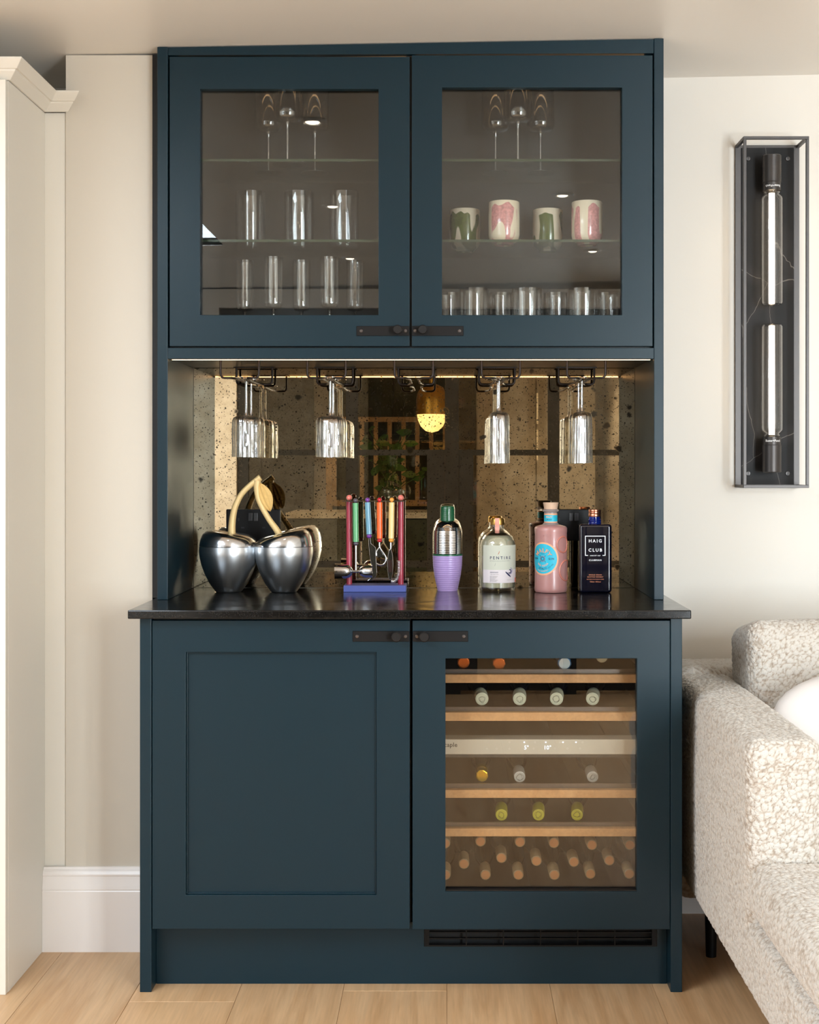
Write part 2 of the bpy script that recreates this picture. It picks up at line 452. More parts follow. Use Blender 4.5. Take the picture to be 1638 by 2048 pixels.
floor = S(B(XL-.1, XR+.1, YK-.1, YB+.1, -.12, -.012).build('floor', mat('subfloor', (120, 86, 54), .8)))
def plank(w, L):
    return MB().box(.0003, w-.0003, .0003, L-.0003, -.012, 0)
pl_cache = {}
nx0 = -10
for i in range(nx0, 12):
    x = .001+.2395*i
    x0, x1 = max(x, XL), min(x+.2395, XR)
    if x1-x0 < .02: continue
    y = YK - random.choice((0, .5, 1.0, 1.4, 1.7))
    if i == -1: y = 3.266-2.2*4
    while y < YB:
        y0, y1 = max(y, YK), min(y+2.2, YB)
        if y1-y0 > .02:
            key = (round(x1-x0, 4), round(y1-y0, 4))
            if key not in pl_cache:
                o = plank(*key).build('plank', M['oak'], floor, bevel=.0008, seg=1); pl_cache[key] = o
            else:
                o = pl_cache[key].copy(); COL.objects.link(o); o.parent = floor
            o.location = (x0, y0, 0)
        y += 2.2

# ceiling: slightly out of level, with the opening of the rooflight
mb = MB()
xs = [XL-.1, SKY_X0, SKY_X1, -.05, 0, XR+.1]; ys = [YK-.1, SKY_Y0, SKY_Y1, 3.5, YB+.1]
for i in range(len(xs)-1):
    for j in range(len(ys)-1):
        if i == 1 and j == 1: continue
        a, b_, c, d = xs[i], xs[i+1], ys[j], ys[j+1]
        q = [(a,c), (b_,c), (b_,d), (a,d)]
        mb.hexa([(x, y, cz(x, y)) for x, y in q], [(x, y, cz(x, y)+.12) for x, y in q])
S(mb.build('ceiling', M['ceiling']))
# rooflight: upstand, frame and pane
z0 = 2.3
mb = MB()
for (a, b_, c, d) in ((SKY_X0-.03, SKY_X0, SKY_Y0-.03, SKY_Y1+.03), (SKY_X1, SKY_X1+.03, SKY_Y0-.03, SKY_Y1+.03),
                      (SKY_X0, SKY_X1, SKY_Y0-.03, SKY_Y0), (SKY_X0, SKY_X1, SKY_Y1, SKY_Y1+.03)):
    mb.box(a, b_, c, d, 2.24, 2.42)
w1 = S(mb.build('window_1', M['ceiling']))
mb = MB()
for (a, b_, c, d) in ((SKY_X0, SKY_X0+.03, SKY_Y0, SKY_Y1), (SKY_X1-.03, SKY_X1, SKY_Y0, SKY_Y1), (SKY_X0+.03, SKY_X1-.03, SKY_Y0, SKY_Y0+.03), (SKY_X0+.03, SKY_X1-.03, SKY_Y1-.03, SKY_Y1)):
    mb.box(a, b_, c, d, 2.29, 2.33)
mb.build('window_frame', M['white'], w1)
B(SKY_X0+.03, SKY_X1-.03, SKY_Y0+.03, SKY_Y1-.03, 2.305, 2.311).build('pane', M['pane'], w1)

S(B(XL-.1, XR+.1, YB, YB+.1, 0, 2.4).build('wall_back', M['wall']))
mb = MB()
mb.box(XL-.1, XL, YK, LW_Y0, 0, 2.4); mb.box(XL-.1, XL, LW_Y1, YB, 0, 2.4); mb.box(XL-.1, XL, LW_Y0, LW_Y1, 0, WIN_Z0); mb.box(XL-.1, XL, LW_Y0, LW_Y1, WIN_Z1, 2.4)
S(mb.build('wall_left', M['wall']))
mb = MB(); ym = (LW_Y0+LW_Y1)/2
for y in (LW_Y0, ym-.04, LW_Y1-.05): mb.box(XL-.07, XL-.02, y, y+(.08 if y == ym-.04 else .05), WIN_Z0, WIN_Z1)
for z in (WIN_Z0, WIN_Z1-.05): mb.box(XL-.07, XL-.02, LW_Y0+.05, ym-.04, z, z+.05); mb.box(XL-.07, XL-.02, ym+.04, LW_Y1-.05, z, z+.05)
w3 = S(mb.build('window_3', M['white']))
for y0, y1 in ((LW_Y0+.05, ym-.04), (ym+.04, LW_Y1-.05)): B(XL-.048, XL-.042, y0, y1, WIN_Z0+.05, WIN_Z1-.05).build('pane', M['pane'], w3)
S(B(XR, XR+.1, YS-.1, YB, 0, 2.4).build('wall_right', M['wall']))
S(B(1.36, 1.46, YK, YS-.1, 0, 2.4).build('wall_kitchen_side', M['wall']))
mb = MB(); fw = .05; xm = (WIN_X0+WIN_X1)/2
for x in (WIN_X0, xm-.04, WIN_X1-fw): mb.box(x, x+(.08 if x == xm-.04 else fw), YS-.075, YS-.025, WIN_Z0, WIN_Z1)
for z in (WIN_Z0, WIN_Z1-fw): mb.box(WIN_X0+fw, xm-.04, YS-.075, YS-.025, z, z+fw); mb.box(xm+.04, WIN_X1-fw, YS-.075, YS-.025, z, z+fw)
w2 = S(mb.build('added_window_2', M['white']))  # unseen window added in the screen wall for its frontal daylight
for x0, x1 in ((WIN_X0+fw, xm-.04), (xm+.04, WIN_X1-fw)): B(x0, x1, YS-.053, YS-.047, WIN_Z0+fw, WIN_Z1-fw).build('pane', M['pane'], w2)
S(B(XL-.1, XR+.1, YK-.1, YK, 0, 2.4).build('wall_kitchen', M['wall']))
# the pier beside the bar cabinet (its face stands proud of the back wall)
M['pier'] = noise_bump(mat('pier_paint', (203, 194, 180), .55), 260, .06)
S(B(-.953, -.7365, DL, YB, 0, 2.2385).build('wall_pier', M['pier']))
# skirting board of the pier
prof = [(0,0), (.021,0), (.021,.150), (.019,.153), (.021,.155), (.0195,.166), (.0165,.178), (.0155,.187), (.0165,.1885), (.0165,.192), (.013,.199), (.0075,.203), (.006,.208), (0,.208)]
S(MB().prism([(DL-a, z) for a, z in prof], -1.0065, -.7055, 'x').build('baseboard_left', M['skirt'], smooth=25))
S(MB().prism([(YB-a, z) for a, z in prof], .545, XR, 'x').build('baseboard_right', M['skirt'], smooth=25))

# ceiling downlights
def downlight(x, y, power=3.5, label=None):
    z = cz(x, y)
    t = thing('downlight', label or 'round recessed ceiling downlight with white trim in the plaster ceiling', 'light', (x, y, z), 'ceiling downlights')
    MB().lathe([(.024,-.002),(.026,-.007),(.041,-.006),(.044,-.001),(.044,.0),(.024,.0)], (x,y,z-.0005), 40).build('trim_ring', M['white'], t, smooth=40)
    MB().lathe([(0,-.009),(.012,-.008),(.02,-.005),(.0238,-.001),(.0238,.0)], (x,y,z-.0008), 32).build('lens', M['lens'], t, smooth=40)
    l = bpy.data.lights.new('downlight_beam', 'SPOT'); l.energy = power; l.color = (1, .84, .66); l.spot_size = math.radians(95); l.spot_blend = .7; l.shadow_soft_size = .03
    o = bpy.data.objects.new('downlight_beam', l); COL.objects.link(o); o.parent = t; o.location = (0, 0, -.012)
DGL = 3.517
for px, py in ((625,237), (665,407), (700,512), (1125,393), (1185,506)):
    d = 1.056*F/(VY-py); downlight((px-VX)/F*d, 2*DGL-d)
for x, y in ((-1.2, -2.0), (.9, -2.2), (-1.0, -3.6), (1.0, -3.6)): downlight(x, y, 45, 'round recessed downlight in the kitchen ceiling beyond the glazed screen')

# ================================================================== LARGE OBJECTS
# ---- cream tall cupboard
t = thing('tall_cupboard', 'tall cream painted cupboard with stepped cornice beside the wall pier', 'cupboard', (-1.7, 3.55, 0))
B(-2.39, -1.007, 3.262, 3.85, 0, 2.095).build('carcass', M['cream'], t)
for a, b_ in ((-2.38, -1.7), (-1.697, -1.0075)):
    B(a, b_, 3.24, 3.2615, .0, 2.093).build('door', M['cream'], t, bevel=.0015)
B(-1.0068, -.9535, 3.556, 3.6, .0, 2.095).build('filler_panel', M['cream'], t)
cprof = [(.0, 2.0955), (.005, 2.0955), (.022, 2.113), (.0225, 2.1165), (.0265, 2.1165), (.042, 2.136), (.042, 2.1395), (0, 2.1395)]
path = [Vector((-2.39, 3.262)), Vector((-1.007, 3.262)), Vector((-1.007, 3.5485)), Vector((-.95, 3.5485)), Vector((-.95, 3.7))]
mb = MB(); rings = []
for i in range(4):
    d1 = (path[i+1]-path[i]).normalized(); d0 = (path[i]-path[i-1]).normalized() if i else d1
    n0 = Vector((d0.y, -d0.x)); n1 = Vector((d1.y, -d1.x)); mtr = (n0+n1)/(1+n0.dot(n1))
    rings.append([Vector((*(path[i]+mtr*p), z)) for p, z in cprof])
k = len(cprof)
mb.add([v for r in rings for v in r], [(i*k+j, i*k+(j+1)%k, (i+1)*k+(j+1)%k, (i+1)*k+j) for i in range(3) for j in range(k)]+[tuple(range(k)), tuple(3*k+j for j in range(k-1,-1,-1))])
mb.build('cornice', M['cream'], t, bevel=.001, seg=1)

# ---- frame helper: rectangular door with an opening
def door_frame(x0, x1, z0, z1, ox0, ox1, oz0, oz1, y0, y1):
    mb = MB()
    O = [(x0,z0),(x1,z0),(x1,z1),(x0,z1)]; I = [(ox0,oz0),(ox1,oz0),(ox1,oz1),(ox0,oz1)]
    vs = [(x,y,z) for y in (y0,y1) for x,z in O+I]
    fs = []
    for i in range(4):
        j = (i+1) % 4
        fs += [(i,j,4+j,4+i), (8+j,8+i,12+i,12+j), (j,i,8+i,8+j), (4+i,4+j,12+j,12+i)]
    return mb.add(vs, fs)
def handle(door, xa, xb, z, kx, screws, y, w=.0135):
    p = B(xa, xb, y-.0025, y-.0002, z-w, z+w).build('handle_plate', M['blackplate'], door, bevel=.0006, seg=1)
    MB().lathe([(0,-.028),(.0095,-.028),(.0115,-.026),(.0118,-.02),(.0105,-.019),(.0105,-.014),(.0065,-.011),(.006,0),(0,0)], (kx, y-.0025, z+.001), 28, axis='y').build('knob', M['black'], door, smooth=35)
    for sx in screws:
        s_ = MB().lathe([(0,-.0016),(.003,-.0014),(.0042,-.0004),(.0042,0),(0,0)], (sx, y-.0026, z), 16, axis='y'); s_.build('screw', M['screw'], door, smooth=30)

# ---- upper cabinet
UX0, UX1 = (315-VX)/F*DU, (1327-VX)/F*DU
IX0, IX1 = -.687, .5115
def uz(y): return CZ+(VY-y)/F*DU
def ux(x): return (x-VX)/F*DU
t = thing('dresser_cabinet', 'dark teal upper cabinet with two glazed doors standing on the worktop', 'cabinet', (0, 3.7, .88))
T0 = cz(0, 3.5)-.003
for x0, x1, zt in ((UX0, IX0, cz(-.7, 3.5)-.002), (IX1, UX1, cz(.53, 3.5)-.002)):
    B(x0, x1, DU-.003, DM+.003, .8802, zt).build('side_panel', M['teal'], t, bevel=.0012)
zb = uz(113)
mb = MB().prism([(IX0+.0005, zb+.003), (IX1-.0005, zb+.008), (IX1-.0005, cz(.51,3.5)-.003), (IX0+.0005, cz(-.69,3.5)-.003)], DU-.001, DU+.02, 'y')
mb.build('top_rail', M['teal'], t, bevel=.0008)
zr0, zr1 = uz(718), uz(696)
B(IX0+.0005, IX1-.0005, DU-.004, DU+.02, zr0, zr1).build('bottom_rail', M['teal'], t, bevel=.0008)
zs = zr0+.003                                   # soffit
B(IX0+.0005, IX1-.0005, DU+.0205, DM-.012, zs, zs+.02).build('soffit', M['teal'], t)
B(IX0+.0005, IX1-.0005, DU+.0235, DM-.012, 1.502, 1.522).build('cabinet_floor', M['inner'], t)
B(IX0+.0005, IX1-.0005, DU+.0235, DM-.012, 2.228, 2.246).build('cabinet_top', M['inner'], t)
B(IX0+.0005, IX1-.0005, DM-.011, DM-.002, 1.478, 2.24).build('back_panel', M['inner'], t)
for x0, x1 in ((IX0+.0005, IX0+.012), (IX1-.012, IX1-.0005)):
    B(x0, x1, DU+.0235, DM-.0125, 1.523, 2.227).build('lining', M['inner'], t)
B(-.1, -.078, DU+.026, DM-.0125, 1.523, 2.227).build('divider', M['inner'], t)
# LED strip under the front rail
B(IX0+.006, IX1-.006, DU+.0215, DU+.0265, zs-.0038, zs-.0003).build('led_strip', M['led'], t)
B(IX0+.002, IX1-.002, DU+.027, DU+.034, zs-.001, zs-.0002).build('led_channel', M['copper'], t)
B(IX0+.02, IX1-.02, DU+.03, DU+.034, 2.2235, 2.2275).build('led_strip', emis('dim_warm_led', (1, .6, .28), 2.2), t)
# glass shelves
for k, sz in enumerate((1.9745, 1.7724)):
    for x0, x1 in ((IX0+.013, -.101), (-.077, IX1-.013)):
        g = B(x0, x1, 3.56, 3.83, sz, sz+.006).build('glass_shelf', M['shelfglass'], t)
        B(x0, x1, 3.5585, 3.56, sz, sz+.006).build('front_edge', M['shelfedge'], g)
# doors
zb2 = uz(692.5)
for side, (xa, xb, oa, ob, zt) in enumerate(((339, 819.3, 400, 757, uz(113.5)), (823.6, 1305.5, 884, 1244, uz(110.5)))):
    d = door_frame(ux(xa), ux(xb), zb2, zt, ux(oa), ux(ob), uz(630), uz(178 if side == 0 else 175), DU, DU+.022).build('door', M['teal'], t, bevel=.001)
    B(ux(oa), ux(ob), DGL-.002, DGL+.002, uz(630), uz(178 if side == 0 else 175)).build('glass_pane', M['pane'], d)
    zc = uz(662)
    if side == 0: handle(d, ux(713), ux(819), zc, ux(796), (ux(722.5), ux(811)), DU, .012)
    else: handle(d, ux(824), ux(927), zc, ux(846), (ux(830), ux(919)), DU, .012)
# dark scribe strip between cabinet and pier
B(-.736, UX0-.0005, DL+.0, DL+.03, .8802, 2.2395).build('scribe_strip', M['tealdark'], t)

# ---- base units
def bx(x): return (x-VX)/F*DB
def bz(y): return CZ+(VY-y)/F*DB
t = thing('base_cabinet', 'dark teal base cupboard with a recessed panel door under the worktop', 'cabinet', (bx(560), 3.55, 0))
B(bx(280), bx(303), DB-.002, 3.845, 0, .8595).build('end_panel', M['teal'], t, bevel=.0012)
B(bx(303.5), bx(821.5), DB+.0235, 3.845, .15, .8595).build('carcass', M['tealdark'], t)
x0, x1, zA, zB = bx(304.5), bx(819.5), bz(1858), bz(1241)
d = door_frame(x0, x1, zA, zB, bx(371.5), bx(753), bz(1790), bz(1304.5), DB, DB+.022).build('door', M['teal'], t, bevel=.001)
B(bx(371.5)-.004, bx(753)+.004, DB+.0105, DB+.0215, bz(1790)-.004, bz(1304.5)+.004).build('recessed_panel', M['teal'], d)
mo = MB(); m0, m1, n0, n1 = bx(371.5), bx(753), bz(1790), bz(1304.5); e = .0035
for q in ((m0, m0+e, n0, n1), (m1-e, m1, n0, n1), (m0+e, m1-e, n0, n0+e), (m0+e, m1-e, n1-e, n1)):
    mo.box(q[0], q[1], DB+.006, DB+.0104, q[2], q[3])
mo.build('panel_bead', M['teal'], d, bevel=.001)
handle(d, bx(705.5), bx(819), bz(1272.5), bx(793.5), (bx(714.5), bx(811)), DB, .0122)

t = thing('cooler_housing', 'dark teal base unit with a glazed door in front of the wine cooler', 'cabinet', (bx(1083), 3.55, 0))
B(bx(1341), bx(1364), DB-.002, 3.845, 0, .8595).build('end_panel', M['teal'], t, bevel=.0012)
d = door_frame(bx(825), bx(1340), bz(1859), bz(1241), bx(891), bx(1274), bz(1783), bz(1317), DB, DB+.022).build('door', M['teal'], t, bevel=.001)
B(bx(891), bx(1274), DB+.015, DB+.019, bz(1783), bz(1317)).build('glass_pane', M['pane_cooler'], d)
B(bx(891)+.001, bx(1274)-.001, DB+.002, DB+.0145, bz(1783)+.0005, bz(1783)+.003).build('glazing_bead', M['black'], d)
handle(d, bx(825.5), bx(936), bz(1272.5), bx(849), (bx(834), bx(928)), DB, .0122)

# plinth and vent grille
DP = 3.312
def qx(x): return (x-VX)/F*DP
def qz(y): return CZ+(VY-y)/F*DP
gx0, gx1, gz0, gz1 = qx(848), qx(1314), qz(1893), .1425
mb = MB()
mb.box(bx(303)+.001, gx0, DP, DP+.016, 0, .1445); mb.box(gx1, bx(1341)-.001, DP, DP+.016, 0, .1445); mb.box(gx0, gx1, DP, DP+.016, 0, gz0); mb.box(gx0, gx1, DP, DP+.016, gz1, .1445)
tag(mb.build('plinth', M['teal']), 'dark teal kickboard running along the floor below both base doors', 'plinth')
t = thing('vent_grille', 'dark slotted ventilation grille set into the kickboard below the cooler', 'grille', ((gx0+gx1)/2, DP, gz0))
door_frame(gx0+.0005, gx1-.0005, gz0+.0005, gz1-.0005, gx0+.012, gx1-.012, gz0+.004, gz1-.002, DP-.002, DP+.01).build('frame', M['blackplastic'], t)
hgt = gz1-gz0-.006
for i in range(3):
    z = gz0+.004+hgt*(i+1)/3.4
    B(gx0+.0125, gx1-.0125, DP-.001, DP+.008, z-.0014, z+.0014).build('slat', M['blackplastic'], t)
for i in range(5):
    x = gx0+.012+(gx1-gx0-.024)*(i+1)/6
    B(x-.0014, x+.0014, DP-.0018, DP+.007, gz0+.0045, gz1-.0025).build('upright', M['blackplastic'], t)
B(gx0+.004, gx1-.004, DP+.03, DP+.034, gz0-.01, gz1+.0005).build('backing', M['tealdark'], t)

# ---- worktop, mirror
tag(B(-.7277, .5589, 3.235, 3.846, .86, .88).build('worktop', M['stone'], bevel=.0025), 'honed black stone worktop with pale veining on the teal base units', 'worktop')
tag(B(IX0+.0008, IX1-.0008, DM, DM+.005, .8803, 1.4775).build('mirror_splashback', M['mirror']), 'speckled antique mirror panel behind the bottles', 'mirror')

# ---- wine cooler
t = thing('wine_cooler', 'built in wine cooler with beech shelf fronts and a silver control strip', 'wine cooler', (bx(1083), 3.55, .15))
WX0, WX1 = -.05, .4885
mb = MB()
mb.box(WX0, WX0+.02, 3.298, 3.84, .15, .85); mb.box(WX1-.02, WX1, 3.298, 3.84, .15, .85)
mb.box(WX0+.02, WX1-.02, 3.298, 3.84, .15, .17); mb.box(WX0+.02, WX1-.02, 3.298, 3.84, .83, .85); mb.box(WX0+.02, WX1-.02, 3.82, 3.84, .17, .83)
M['coolin'] = mat('dark_cooler_lining', (40, 38, 38), .5)
mb.build('body', M['coolin'], t)
DW = 3.34
def wz(y, d=DW): return CZ+(VY-y)/F*d
for k, (a, b_, c) in enumerate(((1341,1349,1366), (1417,1425,1442), (1571,1580,1596), (1649,1657,1673))):
    sh = B(WX0+.024, WX1-.024, DW+.03, 3.78, wz(b_), wz(b_)+.003).build('shelf', M['black'], t)
    B(WX0+.022, WX1-.022, DW, DW+.02, wz(c), wz(b_)).build('wooden_front', M['beech'], sh, bevel=.001)
    B(WX0+.03, WX1-.034, DW+.0205, DW+.026, wz(b_)-.006, wz(a)).build('metal_trim', M['screw'], sh)
M['panel'] = mat('silver_control_strip', (196, 190, 178), .4, .3)
cp = B(WX0+.021, WX1-.021, DW-.005, DW+.05, wz(1508), wz(1478)).build('control_panel', M['panel'], t, bevel=.001)
B(WX0+.021, WX1-.021, DW+.0, DW+.45, wz(1508)-.008, wz(1508)-.0005).build('divider', M['coolin'], t)
fl = lambda x, y: (lambda u, v: (P(x, y, DW-.0055).x+u, DW-.0056, P(x, y, DW-.0055).z+v))
text('caple', .0145, fl(901.5, 1490), 'brand_print', M['dark_print'], cp, 1.05, .01)
text('5°', .0135, fl(1053, 1495.5), 'display_digits', M['digit'], cp)
text('10°', .0135, fl(1095, 1495.5), 'display_digits', M['digit'], cp)
for x in (1048.5, 1091.5, 1126, 1152):
    c = P(x, 1484.5, DW-.0056); B(c.x-.0016, c.x+.0016, c.y-.0004, c.y, c.z-.0014, c.z+.0014).build('indicator_light', M['digit'], cp)
for x, y in ((974,1497.5), (993,1497.5), (1019,1497.5), (1019,1484.5), (1067,1497), (1110,1497), (1135,1497), (1160,1497), (1070,1484.5), (1120,1484.5), (1165,1484.5)):
    c = P(x, y, DW-.0056); MB().lathe([(.0015,-.0003),(.0019,-.0003),(.0019,0),(.0015,0)], (c.x, c.y, c.z), 14, axis='y').build('touch_symbol', M['print_white'], cp)

# ---- sofa
t = thing('sofa', 'cream boucle sofa with square arm standing against the pale wall', 'sofa', (1.4, 3.0, 0))
SX0, SX1 = .578, 2.35
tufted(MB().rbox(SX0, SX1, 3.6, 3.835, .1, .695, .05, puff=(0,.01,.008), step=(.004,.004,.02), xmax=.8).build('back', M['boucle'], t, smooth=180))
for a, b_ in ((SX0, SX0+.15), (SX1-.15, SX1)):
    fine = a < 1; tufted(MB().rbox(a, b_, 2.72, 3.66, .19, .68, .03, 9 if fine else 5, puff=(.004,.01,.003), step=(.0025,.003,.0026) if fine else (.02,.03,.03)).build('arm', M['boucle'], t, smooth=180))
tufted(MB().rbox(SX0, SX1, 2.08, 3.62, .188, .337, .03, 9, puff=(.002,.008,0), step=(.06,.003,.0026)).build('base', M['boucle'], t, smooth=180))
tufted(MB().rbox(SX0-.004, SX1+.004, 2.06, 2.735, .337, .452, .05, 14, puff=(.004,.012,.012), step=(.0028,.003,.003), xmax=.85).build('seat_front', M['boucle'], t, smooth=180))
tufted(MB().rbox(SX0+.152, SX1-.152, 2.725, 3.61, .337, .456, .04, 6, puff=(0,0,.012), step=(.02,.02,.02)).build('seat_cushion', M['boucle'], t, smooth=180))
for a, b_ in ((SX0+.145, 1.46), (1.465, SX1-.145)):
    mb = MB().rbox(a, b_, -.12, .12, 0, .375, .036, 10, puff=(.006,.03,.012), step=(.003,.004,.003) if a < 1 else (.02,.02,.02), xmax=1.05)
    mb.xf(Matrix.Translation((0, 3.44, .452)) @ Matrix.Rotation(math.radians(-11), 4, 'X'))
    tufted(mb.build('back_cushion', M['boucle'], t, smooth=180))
for x, y in ((SX0+.075, 3.5), (SX1-.06, 3.5), (SX0+.06, 2.2), (SX1-.06, 2.2)):
    MB().cyl((x, y, .0), (x, y, .2), .013, .018, 16).build('leg', M['blackplastic'], t, smooth=40)
mb = MB(); nu, nv = 40, 14; vs = []; fs = []
for i in range(nv+1):                                      # pillow: rounded outline, plump in the middle
    f = i/nv*PI
    for j in range(nu):
        a = 2*PI*j/nu; ca, sa = math.cos(a), math.sin(a)
        q = (abs(ca)**2.4+abs(sa)**2.4)**(-1/2.4); rr = math.sin(f)**.55 if 0 < i < nv else 0
        vs.append((.275*q*ca*rr, -.062*math.cos(f), .14*q*sa*rr))
for i in range(nv):
    for j in range(nu): k = (j+1) % nu; fs.append((i*nu+j, i*nu+k, (i+1)*nu+k, (i+1)*nu+j))
mb.add(vs, fs)
mb.xf(Matrix.Translation((1.005, 3.195, .612)) @ Matrix.Rotation(math.radians(-14), 4, 'X'))
tag(mb.build('scatter_cushion', M['pillow'], smooth=80), 'plump smooth white scatter cushion lying on the boucle sofa', 'cushion')

# ---- wall lamp
LX0, LX1, LZ0, LZ1 = .784, .957, 1.1526, 2.081
lx = (LX0+LX1)/2
t = thing('wall_lamp', 'black open frame wall lamp with marble backplate and two glowing tube bulbs', 'wall lamp', (lx, YB, LZ0))
M['frame'] = mat('gunmetal_frame', (74, 70, 68), .4, .7)
e = .0078; y0, y1 = 3.742, YB-.002
mb = MB()
mb.box(LX0, LX1, y1-e, y1, LZ1-e, LZ1); mb.box(LX0, LX1, y1-e, y1, LZ0, LZ0+e)
for x in (LX0, LX1-2*e): mb.box(x, x+2*e, y1-e, y1, LZ0+e, LZ1-e)
mb.build('back_frame', M['frame'], t)
mb = MB()
mb.box(LX0, LX1, y0, y0+e, LZ1-e, LZ1); mb.box(LX0, LX1, y0, y0+e, LZ0, LZ0+e)
for x in (LX0, LX1-e): mb.box(x, x+e, y0, y0+e, LZ0+e, LZ1-e)
mb.build('front_frame', M['frame'], t, bevel=.0006, seg=1)
for x in (LX0, LX1-e):
    for z in (LZ0, LZ1-e): B(x, x+e, y0+e, y1-e, z, z+e).build('spacer_bar', M['frame'], t)
B(LX0+2*e, LX1-2*e, y1-.012, y1, LZ0+e, LZ1-e).build('backplate', M['marble'], t)
for x in (LX0+.033, LX1-.033):
    for z in (LZ0+.038, LZ1-.038):
        s_ = MB().lathe([(0,-.004),(.0055,-.0036),(.0065,-.001),(.0065,0),(0,0)], (x, y1-.012, z), 20, axis='y').build('screw', M['frame'], t, smooth=30)
        B(x-.0007, x+.0007, y1-.0163, y1-.0159, z-.006, z+.006).build('slot', M['tealdark'], s_)
cy_ = 3.795
def lz(y): return CZ+(VY-y)/F*cy_
for top in (1, 0):
    if top: zs0, zs1, za, zbb = lz(311), lz(382), lz(382), lz(612)
    else: zs0, zs1, za, zbb = lz(945), lz(874), lz(874), lz(647)
    sg = 1 if zs1 > zs0 else -1                       # direction from socket to bulb tip
    L = abs(zs1-zs0)
    pr = [(0,0),(.0235,0),(.0255,.002*1)]
    k = 30
    pr += [(.0255-(.0005 if i % 2 else 0), .003+(L*.77-.003)*i/k) for i in range(k+1)]+[(.0243,L*.78),(.0243,L),(0,L)]
    so = MB().lathe([(r, zs0+sg*z) for r, z in pr], (lx, cy_, 0), 36).build('socket', M['frame'], t, smooth=25)
    B(lx-.008, lx+.008, cy_+.02, y1-.0125, zs0+sg*L*.4-.008, zs0+sg*L*.4+.008).build('bracket', M['frame'], so)
    sz = zs0+sg*L*.89
    def fn(u, v, sz=sz, top=top):
        if top: u, v = -u, -v
        a = u/.0246-.05; return (lx+.0246*math.sin(a), cy_-.0246*math.cos(a), sz+v)
    text('Buster+Punch', .0085, fn, 'maker_print', M['print_white'], so, .9, .012)
    LB = abs(zbb-za)
    pb = [(.018,0),(.022,.003),(.0215,.006),(.0195,.008),(.0285,.018),(.0288,.024),(.0288,LB-.01),(.027,LB-.005),(.019,LB-.0015),(0,LB)]
    MB().lathe([(r, za+sg*z) for r, z in pb], (lx, cy_, 0), 40).build('glass_tube', M['glass'], t, smooth=40)
    MB().lathe([(0,.006),(.008,.006),(.008,LB-.006),(0,LB-.004)] if sg > 0 else [(0,-.006),(.008,-.006),(.008,-LB+.006),(0,-LB+.004)], (lx, cy_, za), 20).build('glowing_rod', M['filament'], t, smooth=40)

# ================================================================== STEM RACKS + HANGING GLASSES
RYF, RYB = 3.545, 3.815
def rack(cx):
    t = thing('stem_rack', 'black wire stemware rack screwed under the cabinet', 'glass rack', (cx, RYF, zs), 'stemware racks under the cabinet')
    z = zs-.0465
    for sgn in (-1, 1):
        p = []
        def arc(pts):
            return [Vector((cx+sgn*a, b_, c)) for a, b_, c in pts]
        p = arc([(.048,RYF,zs-.002),(.048,RYF,z+.012),(.0467,RYF,z+.005),(.043,RYF,z+.001),(.038,RYF,z),(.026,RYF,z),(.02,RYF+.006,z),(.011,RYF+.06,z),(.011,RYB-.06,z),(.02,RYB-.006,z),(.026,RYB,z),(.038,RYB,z),(.043,RYB,z+.001),(.0467,RYB,z+.005),(.048,RYB,z+.012),(.048,RYB,zs-.002)])
        MB().tube(p, .003, 10).build('wire_rail', M['blackwire'], t, smooth=50)
    for y in (RYF, RYB):
        B(cx-.055, cx+.055, y-.006, y+.006, zs-.0026, zs-.0003).build('mounting_plate', M['black'], t)
    return t
RX = [P(px, 730, RYF).x for px in (479.5, 653, 827.5, 1001.5, 1172.5)]
racks = [rack(RX[0])]
for x in RX[1:]: racks.append(dup(racks[0], (x, RYF, zs)))
racks[2]['label'] = 'empty black wire stemware rack screwed under the cabinet'
for i, l in ((0, 'black wire stemware rack holding wine glasses above the cherry bucket'), (1, 'black wire stemware rack holding wine glasses above the bar tools'),
             (3, 'black wire stemware rack holding flutes above the pale gin bottle'), (4, 'black wire stemware rack holding flutes above the dark square bottle')): racks[i]['label'] = l

def rib(n, a):
    return lambda th, z: 1+a*math.cos(n*th)*(.6+.4*math.sin(3*th+90*z))
def stem_glass(name, label, cat, loc, foot_r, H, hb, br, taper, group, ribs=None, m='glass', flip=False, stem_r=.0034):
    "foot at z=0, bowl from hb to H; three parts. flip hangs it upside down"
    t = thing(name, label, cat, (0,0,0), group)
    s = -1 if flip else 1
    def z(L): return [(r, s*q) for r, q in L]
    MB().lathe(z([(0,0),(foot_r,0),(foot_r,.0012),(foot_r*.6,.0026),(foot_r*.2,.0055),(.004,.009)]), (0,0,0), 36).build('foot', M['thickglass'], t, smooth=60)
    MB().lathe(z([(.004,.009),(stem_r,.018),(stem_r,hb-.02),(stem_r*1.3,hb-.008),(.007,hb-.002)]), (0,0,0), 14).build('stem', M['thickglass'], t, smooth=60)
    w = .0011; tb = br*taper
    out = [(.0035,hb-.0025),(.008,hb-.0015),(br*.72,hb+.0005),(br*.89,hb+.004),(br*.98,hb+.011),(br,hb+.02)]
    out += [(br+(tb-br)*i/8, hb+.02+(H-hb-.02)*i/8) for i in range(1,9)]
    inn = [(r-w, q) for r, q in out[::-1][:-3]]+[(br*.78,hb+.003),(0,hb+.0022)]
    inn[0] = (tb-w, H)
    MB().lathe(z(out+inn), (0,0,0), 96 if ribs else 40, rib=ribs).build('bowl', M[m], t, smooth=50)
    t.location = loc
    return t
zf = zs-.0465+.0024+.0062    # upside-down feet rest on the rails
wg = [(0,3.66),(0,3.752),(1,3.66),(1,3.752)]
proto = None
